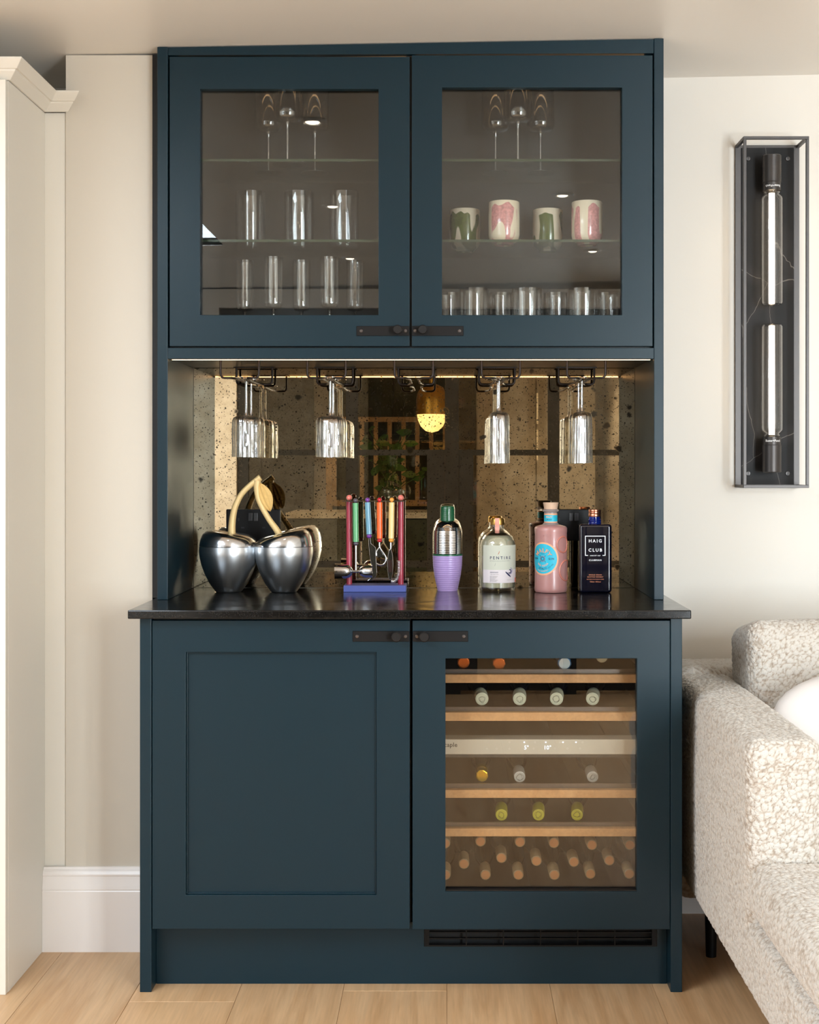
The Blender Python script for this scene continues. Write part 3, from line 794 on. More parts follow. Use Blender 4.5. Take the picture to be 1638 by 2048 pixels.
for i, d in wg:
    lab = 'upturned ribbed wine glass at the %s of the rack above the ' % ('front end' if d < 3.7 else 'mirror end') + ('cherry bucket' if i == 0 else 'bar tools')
    if proto is None: proto = stem_glass('wine_glass', lab, 'wine glass', (RX[i], d, zf), .036, .205, .1, .0365, 1.0, 'wine glasses hanging from the racks', rib(18,.028), 'ribglass', True); g = proto
    else: g = dup(proto, (RX[i], d, zf), lab)
    g.rotation_euler = (0, 0, d*7+i)
proto = None
for i, d in ((3,3.66),(3,3.752),(4,3.66),(4,3.752)):
    lab = 'upturned ribbed champagne flute at the %s of the rack above the ' % ('front end' if d < 3.7 else 'mirror end') + ('clear gin bottle' if i == 3 else 'dark square bottle')
    if proto is None: proto = stem_glass('champagne_flute', lab, 'flute', (RX[i], d, zf), .03, .221, .09, .026, 1.06, 'flutes hanging from the racks', rib(16,.03), 'ribglass', True); g = proto
    else: g = dup(proto, (RX[i], d, zf), lab)
    g.rotation_euler = (0, 0, d*5+i)

# ================================================================== GLASSWARE IN THE UPPER CABINET
S1, S2, S0 = 1.9745+.0062, 1.7724+.0062, 1.5222
proto = None
for k, (px, d) in enumerate(((537,3.735),(575,3.632),(630,3.735),(991,3.735),(1036,3.632),(1081,3.735))):
    lab = 'long stemmed clear wine glass on the top glass shelf above the ' + ('highball tumblers' if k < 3 else 'ceramic cups')
    loc = ((px-VX)/F*d, d, S1)
    if proto is None: proto = stem_glass('wine_glass', lab, 'wine glass', loc, .038, .232, .112, .0365, .98, 'wine glasses on the top shelf'); 
    else: dup(proto, loc, lab)
proto = None
for px, d in ((490,3.69),(547,3.63),(603,3.69),(659,3.63),(710,3.69)):
    loc = ((px-VX)/F*d, d, S0)
    lab = 'slim clear champagne flute standing on the cabinet floor below the highball tumblers'
    if proto is None: proto = stem_glass('champagne_flute', lab, 'flute', loc, .029, .222, .092, .0228, 1.0, 'flutes on the cabinet floor')
    else: dup(proto, loc, lab)
def tumbler(name, label, loc, r, H, group):
    w = .0013
    prof = [(0,0),(r*.8,0),(r*.94,.002),(r,.008),(r,H),(r-w,H),(r-w,.012),(r*.85,.0085),(0,.0075)]
    o = MB().lathe(prof, (0,0,0), 44).build(name, M['glass'], None, smooth=50); o.location = loc
    return tag(o, label, 'glass', group)
proto = None
for px in (501, 598, 688):
    d = 3.735; loc = ((px-VX)/F*d, d, S2)
    if proto is None: proto = tumbler('highball_glass', 'tall straight clear highball glass on the middle glass shelf', loc, .0383, .152, 'highball glasses on the middle shelf')
    else: dup(proto, loc)
proto = None
for px in (948, 1054, 1165):
    d = 3.615; loc = ((px-VX)/F*d, d, S0)
    if proto is None: proto = tumbler('tumbler', 'wide clear tumbler in the front row on the cabinet floor below the cups', loc, .0385, .139, 'front tumblers below the cups')
    else: dup(proto, loc)
proto = None
for px in (897, 1001, 1112, 1215):
    d = 3.715; loc = ((px-VX)/F*d, d, S0)
    if proto is None: proto = tumbler('tumbler', 'narrow clear tumbler in the rear row on the cabinet floor below the cups', loc, .032, .1405, 'rear tumblers below the cups')
    else: dup(proto, loc)
# ceramic cups
def glaze(name, cream, col, thr, seed, sc):
    m = mat(name, cream, .18, Coat_Weight=.4); t_, n, l, b = nt(m)
    tc = n.new('ShaderNodeTexCoord'); mp = n.new('ShaderNodeMapping'); mp.inputs['Scale'].default_value = sc; mp.inputs['Location'].default_value = (seed, seed*1.7, seed*.6)
    l.new(tc.outputs['Object'], mp.inputs['Vector'])
    nz = N(m, 'ShaderNodeTexNoise', Scale=1, Detail=.6); l.new(mp.outputs[0], nz.inputs['Vector'])
    sp = n.new('ShaderNodeSeparateXYZ'); l.new(tc.outputs['Object'], sp.inputs[0])
    rim = n.new('ShaderNodeMapRange'); rim.inputs['From Min'].default_value = .092; rim.inputs['From Max'].default_value = .106; rim.inputs['To Max'].default_value = .25
    l.new(sp.outputs['Z'], rim.inputs['Value'])
    sb = n.new('ShaderNodeMath'); sb.operation = 'SUBTRACT'; l.new(nz.outputs[0], sb.inputs[0]); l.new(rim.outputs[0], sb.inputs[1])
    fine = N(m, 'ShaderNodeTexNoise', Scale=160, Detail=3); l.new(tc.outputs['Object'], fine.inputs['Vector'])
    r2 = ramp(m, fine.outputs[0], [(.3, lin([c*.82 for c in col])), (.7, lin(col))])
    r = ramp(m, sb.outputs[0], [(thr-.012, (0,0,0)), (thr+.012, (1,1,1))])
    mx = n.new('ShaderNodeMix'); mx.data_type = 'RGBA'; l.new(r.outputs[0], mx.inputs['Factor']); mx.inputs['A'].default_value = (*lin(cream), 1); l.new(r2.outputs[0], mx.inputs['B'])
    l.new(mx.outputs['Result'], b.inputs['Base Color']); return m
cups = [(930, 3.765, 'green', 1.3, 'cream ceramic cup with broad dark green glaze drips on the glass shelf'),
        (1008, 3.655, 'pink', 2.2, 'cream ceramic cup with pink glaze drips between the two green cups'),
        (1095, 3.765, 'green', 6.4, 'cream ceramic cup with two green glaze drips between the two pink cups'),
        (1174, 3.655, 'pink', 9.5, 'cream ceramic cup with pink glaze drips at the cabinet side')]
for px, d, kind, seed, lab in cups:
    m = glaze('green_drip_glaze' if kind == 'green' else 'pink_drip_glaze', (232,218,196), (92,108,52) if kind == 'green' else (226,160,160), .5, seed, (38,38,9))
    r, H = .0402, .111
    prof = [(0,.004),(.02,.004),(.0215,0),(.024,0),(.0245,.004),(.032,.008),(.038,.016),(r,.026),(r*1.005,.06),(r,H-.002),(r-.0015,H),(r-.003,H-.001),(r-.0035,.03),(.02,.012),(0,.011)]
    o = MB().lathe(prof, (0,0,0), 48).build('ceramic_cup', m, None, smooth=50); o.location = ((px-VX)/F*d, d, S2); o.rotation_euler = (0, 0, seed)
    tag(o, lab, 'cup', 'ceramic cups on the middle shelf')

# ================================================================== ON THE WORKTOP
WT = .8802
# ---- cherry ice bucket
cx1, cx2, cyy = (457-VX)/F*3.72, (567.5-VX)/F*3.72, 3.722
t = thing('cherry_ice_bucket', 'polished metal double cherry ice bucket with golden stems and leaf', 'ice bucket', ((cx1+cx2)/2, cyy, WT))
body = [(0,0),(.032,0),(.0355,.003),(.049,.022),(.0615,.046),(.071,.072),(.0762,.096),(.077,.108),(.0762,.1195)]
lid = [(.0762,.1207),(.0757,.126),(.073,.136),(.0675,.146),(.0575,.1535),(.045,.1565),(.034,.155),(.022,.149),(.01,.1445),(0,.1435)]
mb = MB(); ml = MB()
for c, tl in ((cx1, -.1), (cx2, .18)):
    mb.lathe(body, (c, cyy, WT), 64)
    k0 = len(ml.v); ml.lathe(lid, (c, cyy, WT), 64)
    for v in ml.v[k0:]:
        h = max(0, (v.z-WT-.1207)/.03); v.z += h*tl*(v.x-c)
mb.build('bucket', mat('satin_aluminium', (214, 218, 222), .3, 1), t, smooth=50); ml.build('lid', M['alu'], t, smooth=50)
M['stem'] = noise_bump(mat('brushed_pale_gold', (228, 198, 140), .45, .15), 120, .3, .001)
def pxs(L, d): return [P(x, y, d) for x, y in L]
def smoothpath(pts, n=5):
    out = []; pts = [Vector(p) for p in pts]
    for i in range(len(pts)-1):
        p0 = pts[max(i-1,0)]; p1 = pts[i]; p2 = pts[i+1]; p3 = pts[min(i+2,len(pts)-1)]
        for j in range(n):
            s = j/n; out.append(.5*((2*p1)+(-p0+p2)*s+(2*p0-5*p1+4*p2-p3)*s*s+(-p0+3*p1-3*p2+p3)*s**3))
    return out+[pts[-1]]
DS = 3.715
a = smoothpath(pxs([(464,1079),(464,1050),(469,1018),(482,990),(500,971),(514,960),(521,955)], DS))
k = len(a); MB().tube(a, [.0108-.0034*math.sin(PI*min(1,i/k*1.2)/1.2*.8) if i < k*.85 else .0078+.001*(i/k) for i in range(k)], 14).build('stem', M['stem'], t, smooth=60)
b_ = smoothpath(pxs([(515,961),(514,975),(517,997),(526,1018),(539,1040),(552,1058),(561,1073)], DS-.002))
MB().tube(b_, [.0096-.0022*math.sin(PI*i/len(b_)) for i in range(len(b_))], 14).build('stem', M['stem'], t, smooth=60)
A, Bp = P(519, 966, DS-.006), P(541, 1023, DS-.006)
ax = (Bp-A); Ln = ax.length; ax.normalize(); sd = Vector((ax.z, 0, -ax.x)); ny = Vector((0,-1,0))
mb = MB(); nu, nv = 28, 24; vs = []
for side in (1, -1):
    for i in range(nu+1):
        u = i/nu; w = .0195*(math.sin(PI*u)**.75)*(1-.15*(u-.5))+1e-4
        for j in range(nv+1):
            v = j/nv*2-1
            th = .0042*(1-v*v)**.5*math.sin(PI*u)**.5+.0015*side*math.cos(v*PI*3.5)*(1-v*v)
            vs.append(A+ax*Ln*u+sd*w*v+ny*side*th)
n1 = (nu+1)*(nv+1); fs = []
for s in (0, 1):
    for i in range(nu):
        for j in range(nv):
            q = s*n1+i*(nv+1)+j; f = (q, q+1, q+nv+2, q+nv+1); fs.append(f if s == 0 else f[::-1])
mb.add(vs, fs)
M['leaf'] = mat('woven_gold_leaf', (232, 192, 120), .45, .1); wv = M['leaf'].node_tree.nodes.new('ShaderNodeTexWave'); wv.inputs['Scale'].default_value = 160; wv.bands_direction = 'Z'
M['leaf'].node_tree.links.new(coords(M['leaf']), wv.inputs['Vector']); bump(M['leaf'], wv.outputs['Fac'], .5, .001)
mb.build('leaf', M['leaf'], t, smooth=70)

# ---- bar tool stand with four hanging tools
DT = 3.765
def col(name, c, r=.3, metal=0): return mat(name, c, r, metal, Coat_Weight=.3)
t = thing('bar_tool_stand', 'bar tool stand with blue base, red posts and pink knobs', 'tool stand', (P(750,1180,DT).x, DT, WT))
B(P(687,0,3.715).x, P(812,0,3.715).x, 3.715, 3.805, WT, WT+.0168).build('base', col('blue_lacquer', (82,96,168), .4), t, bevel=.001)
zt = P(0,1002,DT).z
for px in (698.5, 801.5):
    x = P(px,0,DT).x
    MB().cyl((x,DT,WT+.0168), (x,DT,zt), .0077, n=24).build('post', col('raspberry_lacquer', (172,52,72), .35), t, smooth=40)
    MB().ball((x,DT,zt+.0085), .0079, 20, 12).build('knob', col('coral_knob', (238,126,112), .2), t, smooth=60)
mb = MB(); mb.box(P(686,0,DT).x, P(813,0,DT).x, DT-.03, DT-.0272, zt-.001, zt+.0012); mb.box(P(686,0,DT).x, P(813,0,DT).x, DT-.0272, DT+.02, zt-.001, zt+.0002)
mb.build('hanging_plate', M['steel'], t)
DH = 3.7385
def tool(name, label, hx, top, bot, tilt_x, hc, bc, build_head):
    x0 = P(hx, 0, DH).x; x1 = P(hx+tilt_x, 0, DH).x; z1 = P(0, top, DH).z; z0 = P(0, bot, DH).z
    t = thing(name, label, 'bar tool', (x1, DH, WT+.02), 'bar tools on the stand')
    MB().cyl((x1,DH,z0), (x0,DH,z1), .0075, n=24).build('handle', hc, t, smooth=40)
    MB().ball((x0,DH,z1+.0062), .0062, 18, 10).build('bead', bc, t, smooth=60)
    MB().ball((x1,DH,z0-.0048), .0068, 18, 10, (1,1,.85)).build('bead', bc, t, smooth=60)
    build_head(t, x1, z0-.0095)
    return t
def zc9(pts): return [(690+x/9.99, 985+y/9.99) for x, y in pts]
def flat(pts, d, th):
    q = [P(x, y, d) for x, y in pts]; return MB().prism([(p.x, p.z) for p in q], d-th/2, d+th/2, 'y')
def h_jig(t, x, z):
    zj = P(0, 1142.5, DH).z
    MB().cyl((x,DH,z+.004), (x,DH,zj+.002), .0024, n=12).build('rod', M['steel'], t, smooth=40)
    xl0, xl1, xr0, xr1 = [P(p, 0, DH).x for p in (670, 706, 718, 745)]
    w = .0009
    for nm, a, b2, r in (('large_cup', xl1, xl0, .0205), ('small_cup', xr0, xr1, .0172)):
        s = 1 if b2 > a else -1; L = abs(b2-a)
        pr = [(0,0),(.004,.0),(.010,.0025),(r*.8,.009),(r*.93,.016),(r,L),(r-w,L),(r*.93-w,.016),(r*.8-w,.01),(0,.004)]
        MB().lathe([(r_, s*q) for r_, q in pr], (a, DH-.004, zj), 32, axis='x').build(nm, M['steel'], t, smooth=50)
    MB().cyl((xl1-.001,DH-.004,zj), (xr0+.001,DH-.004,zj), .0035, n=12).build('joint', M['steel'], t, smooth=40)
def h_knife(t, x, z):
    flat(zc9([(478,905),(512,905),(520,1020),(572,1062),(612,1100),(624,1400),(638,1600),(628,1660),(600,1700),(520,1752),(445,1764),(500,1722),(540,1640),(556,1560),(522,1440),(490,1250),(470,1010)]), DH, .0018).build('blade', M['steel'], t, bevel=.0005)
def h_open(t, x, z):
    MB().tube(smoothpath(pxs(zc9([(690,990),(690,1060),(700,1110),(745,1180),(805,1270),(822,1330),(806,1395),(760,1440),(690,1448),(632,1420)]), DH)), .0026, 10).build('hook', M['steel'], t, smooth=60)
    MB().tube(smoothpath(pxs(zc9([(690,1100),(650,1155),(628,1200),(626,1260)]), DH)), .0026, 10).build('arm', M['steel'], t, smooth=60)
    flat(zc9([(692,1112),(745,1190),(768,1250),(722,1300),(690,1288),(652,1304),(634,1250),(640,1170)]), DH, .002).build('tooth_plate', M['steel'], t, bevel=.0005)
def h_strain(t, x, z):
    MB().tube(pxs(zc9([(915,1000),(912,1130)]), DH), [.0026,.0022], 10).build('shank', M['steel'], t, smooth=60)
    c = P(*zc9([(905,1440)])[0], DH); pts = circ(1, 40)
    q = [(c.x+u*.0075, c.z+v*.0405) for u, v in pts]
    MB().prism(q, DH-.0012, DH+.0012, 'y').build('strainer_plate', M['steel'], t, bevel=.0004)
    M.setdefault('slotred', mat('dark_slot', (70,18,18), .3, .5))
    for k in (-1, 0, 1):
        B(c.x+k*.0034-.0007, c.x+k*.0034+.0007, DH-.0018, DH-.0013, c.z-.02, c.z+.012).build('slot', M['slotred'], t)
    path = smoothpath(pxs(zc9([(1075,1365),(1080,1480),(1072,1600),(1040,1720),(980,1775),(925,1765)]), DH), 16)
    hel = []; m_ = len(path)
    for i in range((m_-1)*6):
        s = i/6; j = int(s); p = path[j].lerp(path[j+1], s-j); tg = (path[j+1]-path[j]).normalized(); sd_ = Vector((tg.z,0,-tg.x))
        an = s/m_*2*PI*22; hel.append(p+(sd_*math.cos(an)+Vector((0,1,0))*math.sin(an))*.0042)
    MB().tube(hel, .0006, 6).build('spring', M['steel'], t, smooth=60)
tool('jigger', 'double ended steel jigger with green handle and grey beads', 711, 1006, 1083.5, 0.8, col('green_resin', (98,172,116), .25), col('grey_bead', (86,78,88), .2), h_jig)
tool('bar_knife', 'curved steel bar knife with blue handle and purple beads', 735, 1004.5, 1068.5, 3.3, col('blue_resin', (110,160,184), .25), col('purple_bead', (120,54,150), .2), h_knife)
tool('bottle_opener', 'steel bottle opener with orange handle and red beads', 759, 1004.5, 1077, 0.3, col('orange_resin', (248,96,20), .25), col('red_bead', (196,22,38), .2), h_open)
tool('cocktail_strainer', 'spring cocktail strainer with pale yellow handle and amber beads', 783.5, 1004.5, 1077, -1, col('cream_resin', (242,210,140), .25), col('amber_bead', (240,160,66), .2), h_strain)

# ---- cocktail shaker
DK = 3.752; sx = P(895,0,DK).x
def kz(y): return WT+(1181-y)/F*DK
t = thing('cocktail_shaker', 'ribbed cocktail shaker with lilac body, silver top and green cap', 'shaker', (sx, DK, WT))
def ribbed(pts, n, amp):
    out = []
    for i in range(n*4+1):
        s = i/(n*4)*(len(pts)-1); j = min(int(s), len(pts)-2); f = s-j
        r = pts[j][0]+(pts[j+1][0]-pts[j][0])*f; z = pts[j][1]+(pts[j+1][1]-pts[j][1])*f
        out.append((r-amp*(1+math.cos(i/4*2*PI))/2, z))
    return out
u = DK/F
body = [(20*u, kz(1180.6)), (23.5*u, kz(1165)), (27*u, kz(1148)), (29.3*u, kz(1130)), (30*u, kz(1110))]
MB().lathe([(0,kz(1181)),(19.5*u,kz(1181))]+ribbed(body, 17, .0006)+[(0,kz(1110))], (sx,DK,0), 56).build('body', mat('lilac_enamel', (172,146,200), .3), t, smooth=40)
MB().lathe([(28*u,kz(1110)),(30*u,kz(1109.8)),(30*u,kz(1106.8)),(28*u,kz(1106.6))], (sx,DK,0), 56).build('band', mat('green_band', (24,92,58), .3), t, smooth=30)
top = [(30*u,kz(1106.5)), (30.2*u,kz(1098)), (30.2*u,kz(1090)), (30.2*u,kz(1082)), (30.1*u,kz(1074)), (30*u,kz(1066)), (29.2*u,kz(1059)), (27.4*u,kz(1053))]
sh = [(24.5*u,kz(1047.5)), (20*u,kz(1043)), (15.5*u,kz(1040.5)), (14*u,kz(1040))]
MB().lathe(ribbed(top, 17, .0007)+sh, (sx,DK,0), 56).build('strainer_top', M['steel'], t, smooth=40)
MB().lathe(ribbed([(15*u,kz(1041.5)),(14.6*u,kz(1016))], 7, .0004)+[(13.8*u,kz(1012.5)),(11.5*u,kz(1010.6)),(0,kz(1010))], (sx,DK,0), 40).build('cap', mat('green_enamel_cap', (18,84,54), .22, Coat_Weight=.5), t, smooth=40)

# ---- clear gin bottle with pale label
DG = 3.757; gx = P(995,0,DG).x; u = DG/F
def gz(y): return WT+(1181.5-y)*u
t = thing('gin_bottle', 'clear round shouldered bottle with pale grey label and gold cap', 'bottle', (gx, DG, WT))
M['clear'] = mat('clear_bottle_glass', (250,250,235), .02, Transmission_Weight=1, IOR=1.45)
M['liquor'] = mat('pale_liquor', (246,244,214), .0, Transmission_Weight=1, IOR=1.33)
R = 36*u
pr = [(0,gz(1180)),(R*.7,gz(1181)),(R*.9,gz(1181.2)),(R*.985,gz(1178.5)),(R,gz(1174)),(R,gz(1089)),(R*.97,gz(1082)),(R*.86,gz(1074)),(R*.68,gz(1067.5)),(R*.5,gz(1063.5)),(R*.38,gz(1060)),(R*.35,gz(1056)),(R*.35,gz(1049))]
inn = [(r-.0022, z) for r, z in pr[::-1][:-4]]+[(R*.9,gz(1172)),(R*.7,gz(1169.5)),(0,gz(1168))]
MB().lathe(pr+inn, (gx,DG,0), 56).build('bottle_glass', M['glass'], t, smooth=50)
li = [(0,gz(1167.8)),(R*.7,gz(1169.3)),(R*.88,gz(1171.5)),(R-.0024,gz(1173)),(R-.0024,gz(1089)),(R*.97-.0024,gz(1082)),(R*.84-.0024,gz(1074)),(R*.74-.0024,gz(1071)),(0,gz(1071))]
MB().lathe(li, (gx,DG,0), 48).build('liquid', mat('pale_yellow_spirit', (244,240,204), .08, Transmission_Weight=.35, IOR=1.2), t, smooth=50)
cap = MB().lathe([(14*u,gz(1049.5)),(14.3*u,gz(1048)),(14.3*u,gz(1039)),(13*u,gz(1036.5)),(10*u,gz(1036)),(0,gz(1036))], (gx,DG,0), 36).build('cap', M['gold'], t, smooth=40)
fn = on_cyl(gx, DG, R+.0004, 0)
lab = patch(fn, rect(-.94*R, 1.42*R, gz(1137.5), gz(1089)), 'label', mat('sage_grey_label', (206,206,190), .7), t)
patch(fn, rect(-.94*R, 1.42*R, gz(1163.5), gz(1137.5)), 'lower_label', mat('blush_white_label', (228,218,220), .7), t)
patch(on_cyl(gx, DG, R+.0006, 0), rect(1.2*R, 1.4*R, gz(1163), gz(1154), 4), 'coral_mark', mat('coral_mark', (240,120,100), .6), t)
f2 = lambda px, y: on_cyl(gx, DG, R+.0007, gz(y), math.asin(max(-.99, min(.99, (px-995)/36))))
text('PENTIRE', .0108, f2(1000,1114), 'name_print', M['print_navy'], t, 1.55, .012)
text('BOTANICAL NON-ALCOHOLIC SPIRITS', .0027, f2(999,1120), 'small_print', M['print_grey'], t, 1.2)
text('SEAWARD', .0042, f2(987,1142.5), 'small_print', M['print_navy'], t, 1.2, .01)
text('SEA, SPIRIT, SOUL', .0025, f2(988,1146.5), 'small_print', M['print_grey'], t, 1.1)
for k, s in enumerate(('PINK GRAPEFRUIT', 'SEA ROSEMARY', 'WOODRUFF', 'SEA BUCKTHORN', 'BLUE SEAWEED')):
    text(s, .0026, on_cyl(gx, DG, R+.0007, gz(1150.5+k*2.4), math.asin(-16/36)), 'small_print', M['print_grey'], t, 1.0, 0, 'LEFT')
text('70CL ALC 0%', .0026, f2(1017,1157.5), 'small_print', M['print_grey'], t)
fb = f2(1017, 1142)
def ribbon(pts, w, name, m):
    pts = smoothpath([Vector((a, b2, 0)) for a, b2 in pts], 6); L = []; Rr = []
    for i, p in enumerate(pts):
        tg = (pts[min(i+1,len(pts)-1)]-pts[max(i-1,0)]).normalized(); nn = Vector((-tg.y, tg.x, 0)); ww = w*(.35+.65*math.sin(PI*i/(len(pts)-1)))
        L.append(fb(*(p+nn*ww).to_2d())); Rr.append(fb(*(p-nn*ww).to_2d()))
    k = len(L); return MB().add(L+Rr, [(i, i+1, k+i+1, k+i) for i in range(k-1)]).build(name, m, t)
ribbon([(-.012,.001),(-.006,-.004),(0,-.009),(.005,-.013)], .0022, 'botanical_print', M['print_navy'])
ribbon([(-.003,-.001),(.002,-.003),(.006,.001),(.004,.006),(-.001,.005)], .0018, 'wave_print', M['print_navy'])
ribbon([(.002,-.006),(.008,-.003),(.0105,.003),(.008,.009),(.003,.011)], .0015, 'wave_print', mat('lilac_print', (158,150,182), .6))
fb = f2(996, 1104); ribbon([(-.002,-.004),(.0005,0),(.002,.005)], .0008, 'feather_print', M['print_copper'])
fb = f2(989, 1127); ribbon([(-.001,-.004),(0,0),(.001,.004)], .0003, 'stroke_print', M['print_grey'])
M['coral'] = mat('coral_tape', (240,168,150), .6)
mb = MB(); vs = []
tape = [(14.6*u, gz(1036)), (14.6*u, gz(1049)), (13.2*u, gz(1051)), (13*u, gz(1060)), (15*u, gz(1063)), (18.5*u, gz(1065.5))]
for r, z in tape:
    for k in range(5):
        an = -.08+(k-2)/4*.62*14/ (r/u); vs.append((gx+(r+.0003)*math.sin(an), DG-(r+.0003)*math.cos(an), z))
mb.add(vs, [(i*5+k, i*5+k+1, i*5+k+6, i*5+k+5) for i in range(5) for k in range(4)]); mb.build('seal_tape', M['coral'], t, smooth=50)

# ---- pink frosted bottle
DF = 3.72; fx = P(1101.5,0,DF).x; u = DF/F; R = 32.7*u
def mz(y): return WT+(1184-y)*u
t = thing('pink_gin_bottle', 'frosted pink bottle with round turquoise label and wooden stopper', 'bottle', (fx, DF, WT))
M['frost'] = mat('frosted_pink_glass', (190,138,134), .32, Subsurface_Weight=.3, Subsurface_Radius=(.02,.01,.01), Coat_Weight=.25)
M['frostneck'] = mat('frosted_clear_glass', (205,190,188), .25, Transmission_Weight=.5, IOR=1.4)
pr = [(0,mz(1183.6)),(R*.8,mz(1184)),(R*.93,mz(1183.5)),(R*.985,mz(1181)),(R,mz(1177)),(R*.985,mz(1169)),(R*.985,mz(1066)),(R,mz(1062)),(R,mz(1056)),(R*.93,mz(1053)),(R*.7,mz(1050.5)),(R*.5,mz(1049))]
MB().lathe(pr, (fx,DF,0), 56).build('bottle_glass', M['frost'], t, smooth=40)
MB().lathe([(R*.52,mz(1049.2)),(R*.45,mz(1046.5)),(13.2*u,mz(1045)),(13*u,mz(1024.5)),(15.5*u,mz(1023)),(16.2*u,mz(1020.5)),(14*u,mz(1018.5)),(12*u,mz(1018)),(0,mz(1018))], (fx,DF,0), 40).build('neck', M['frostneck'], t, smooth=40)
MB().lathe([(0,mz(1018.5)),(13*u,mz(1018.8)),(15.5*u,mz(1006)),(15*u,mz(1005)),(0,mz(1004.8))], (fx,DF,0), 36).build('stopper', M['cork'], t, smooth=30)
cyan = mat('turquoise_label', (44,186,214), .5); peach = mat('peach_print', (246,176,136), .5)
MB().lathe([(13.3*u,mz(1045.5)),(13.3*u,mz(1027))], (fx,DF,0), 40).build('neck_band', peach, t, smooth=50)
MB().lathe([(13.5*u,mz(1043)),(13.5*u,mz(1030))], (fx,DF,0), 40).build('neck_label', cyan, t, smooth=50)
text('MALFY', .0058, on_cyl(fx, DF, 13.7*u, mz(1034), -.35), 'neck_print', peach, t, 1, .02)
text('GIN ROSA', .0032, on_cyl(fx, DF, 13.7*u, mz(1039), -.3), 'neck_print', M['print_navy'], t, 1, .02)
A0 = -.585
fn = on_cyl(fx, DF, R*.99+.0004, mz(1116), A0)
patch(fn, circ(32.8*u, 64), 'label_border', peach, t)
patch(on_cyl(fx, DF, R*.99+.0006, mz(1116), A0), circ(29.6*u, 64), 'label', cyan, t)
f3 = on_cyl(fx, DF, R*.99+.0009, mz(1116), A0); f4 = on_cyl(fx, DF, R*.99+.0011, mz(1116), A0)
text('MALFY', .0152, arc_text(f3, .0215), 'name_shadow', M['print_navy'], t, 1.18, .035)
text('MALFY', .0152, arc_text(f4, .0216), 'name_print', peach, t, 1.18, .012)
text('GIN', .0068, lambda a_, b2: f3(a_+.0235, b2), 'gin_print', M['print_navy'], t, 1.4, .03)
text('GIN', .0068, lambda a_, b2: f3(a_-.0235, b2), 'gin_print', M['print_navy'], t, 1.4, .03)
text('GIN ROSA', .0062, arc_text(f3, .0185, False), 'flavour_print', peach, t, 1.25, .03)
text('(ITALY)', .0066, arc_text(f3, .0262, False), 'origin_print', M['print_navy'], t, 1.15, .02)
text('PINK GRAPEFRUIT', .0036, arc_text(f3, .0325, False), 'flavour_print', peach, t, 1.15, .02)
text('41% VOL', .0045, lambda a_, b2: f3(.0225+a_*.75-b2*.65, -.0185+a_*.65+b2*.75), 'strength_print', M['print_navy'], t, 1)
text('ITALIA', .0034, lambda a_, b2: f3(a_, b2+.0125), 'small_print', M['print_navy'], t, 1.1)
red = mat('red_ring_print', (170,66,66), .5)
for r0, r1, m_ in ((.0062,.0074,red), (.0035,.0048,M['print_navy'])):
    n = 36; vs = [f3(r*math.cos(2*PI*i/n), r*math.sin(2*PI*i/n)) for r in (r0, r1) for i in range(n)]
    MB().add(vs, [(i, (i+1)%n, n+(i+1)%n, n+i) for i in range(n)]).build('emblem_ring', m_, t)
for q in range(4):
    an = PI/4+q*PI/2; c, s = math.cos(an), math.sin(an)
    vs = [f3(r*c-w*s, r*s+w*c) for r, w in ((.0085,-.0005),(.0125,-.0005),(.0125,.0005),(.0085,.0005))]
    MB().add(vs, [(0,1,2,3)]).build('emblem_spoke', M['print_navy'], t)
ringm = mat('peach_glass_ring', (206,128,112), .25, Coat_Weight=.4)
for yy, rr, an in ((1088,.0205,.79), (1140,.0268,1.12)):
    g = on_cyl(fx, DF, R*.99, mz(yy), an)
    pts = [Vector(g(rr*math.cos(2*PI*i/48), rr*math.sin(2*PI*i/48))) for i in range(49)]
    MB().tube(pts, .0022, 8, caps=False).build('raised_ring', ringm, t, smooth=60)
text('ITALY', .0085, on_cyl(fx, DF, R*.99+.0003, mz(1071), -.35), 'embossed_print', M['frost'], t, 1.25, .01)

# ---- dark square whisky bottle
DQ = 3.69; hx = P(1191.5,0,DQ).x; u = DQ/F
def hz(y): return WT+(1187.3-y)*u
t = thing('whisky_bottle', 'square dark blue whisky bottle with copper cap and white print', 'bottle', (hx, DQ+.028, WT))
M['cobalt'] = mat('cobalt_glass', (20,50,190), .04, Transmission_Weight=1, IOR=1.45)
M['darkglass'] = mat('dark_blue_black_glass', (7,9,26), .05, Coat_Weight=.6)
mb = MB().rbox(P(1159,0,DQ).x, P(1224,0,DQ).x, DQ, DQ+.056, WT, hz(1050), .008, nc=5, ni=4)
mb.build('bottle_glass', M['darkglass'], t, smooth=50)
cyh = DQ+.028
MB().lathe([(14*u,hz(1051)),(12.6*u,hz(1048)),(12.3*u,hz(1045)),(13*u,hz(1043.5)),(12.8*u,hz(1041)),(11*u,hz(1040)),(11*u,hz(1034)),(0,hz(1034))], (hx,cyh,0), 36).build('neck', mat('cobalt_neck', (18,42,150), .06, Transmission_Weight=.6, IOR=1.45), t, smooth=40)
MB().lathe([(0,hz(1035.5)),(12*u,hz(1035.5)),(12.4*u,hz(1034.5)),(12.2*u,hz(1030)),(11.6*u,hz(1029)),(12.2*u,hz(1028)),(12.2*u,hz(1025.5)),(11.6*u,hz(1024.7)),(12.3*u,hz(1024)),(12*u,hz(1021.5)),(11.4*u,hz(1021)),(0,hz(1021))], (hx,cyh,0), 36).build('cap', M['copper'], t, smooth=30)
yf = DQ-.0005
ff = lambda px, y: (lambda a_, b2: (P(px,0,DQ).x+a_, yf, hz(y)+b2))
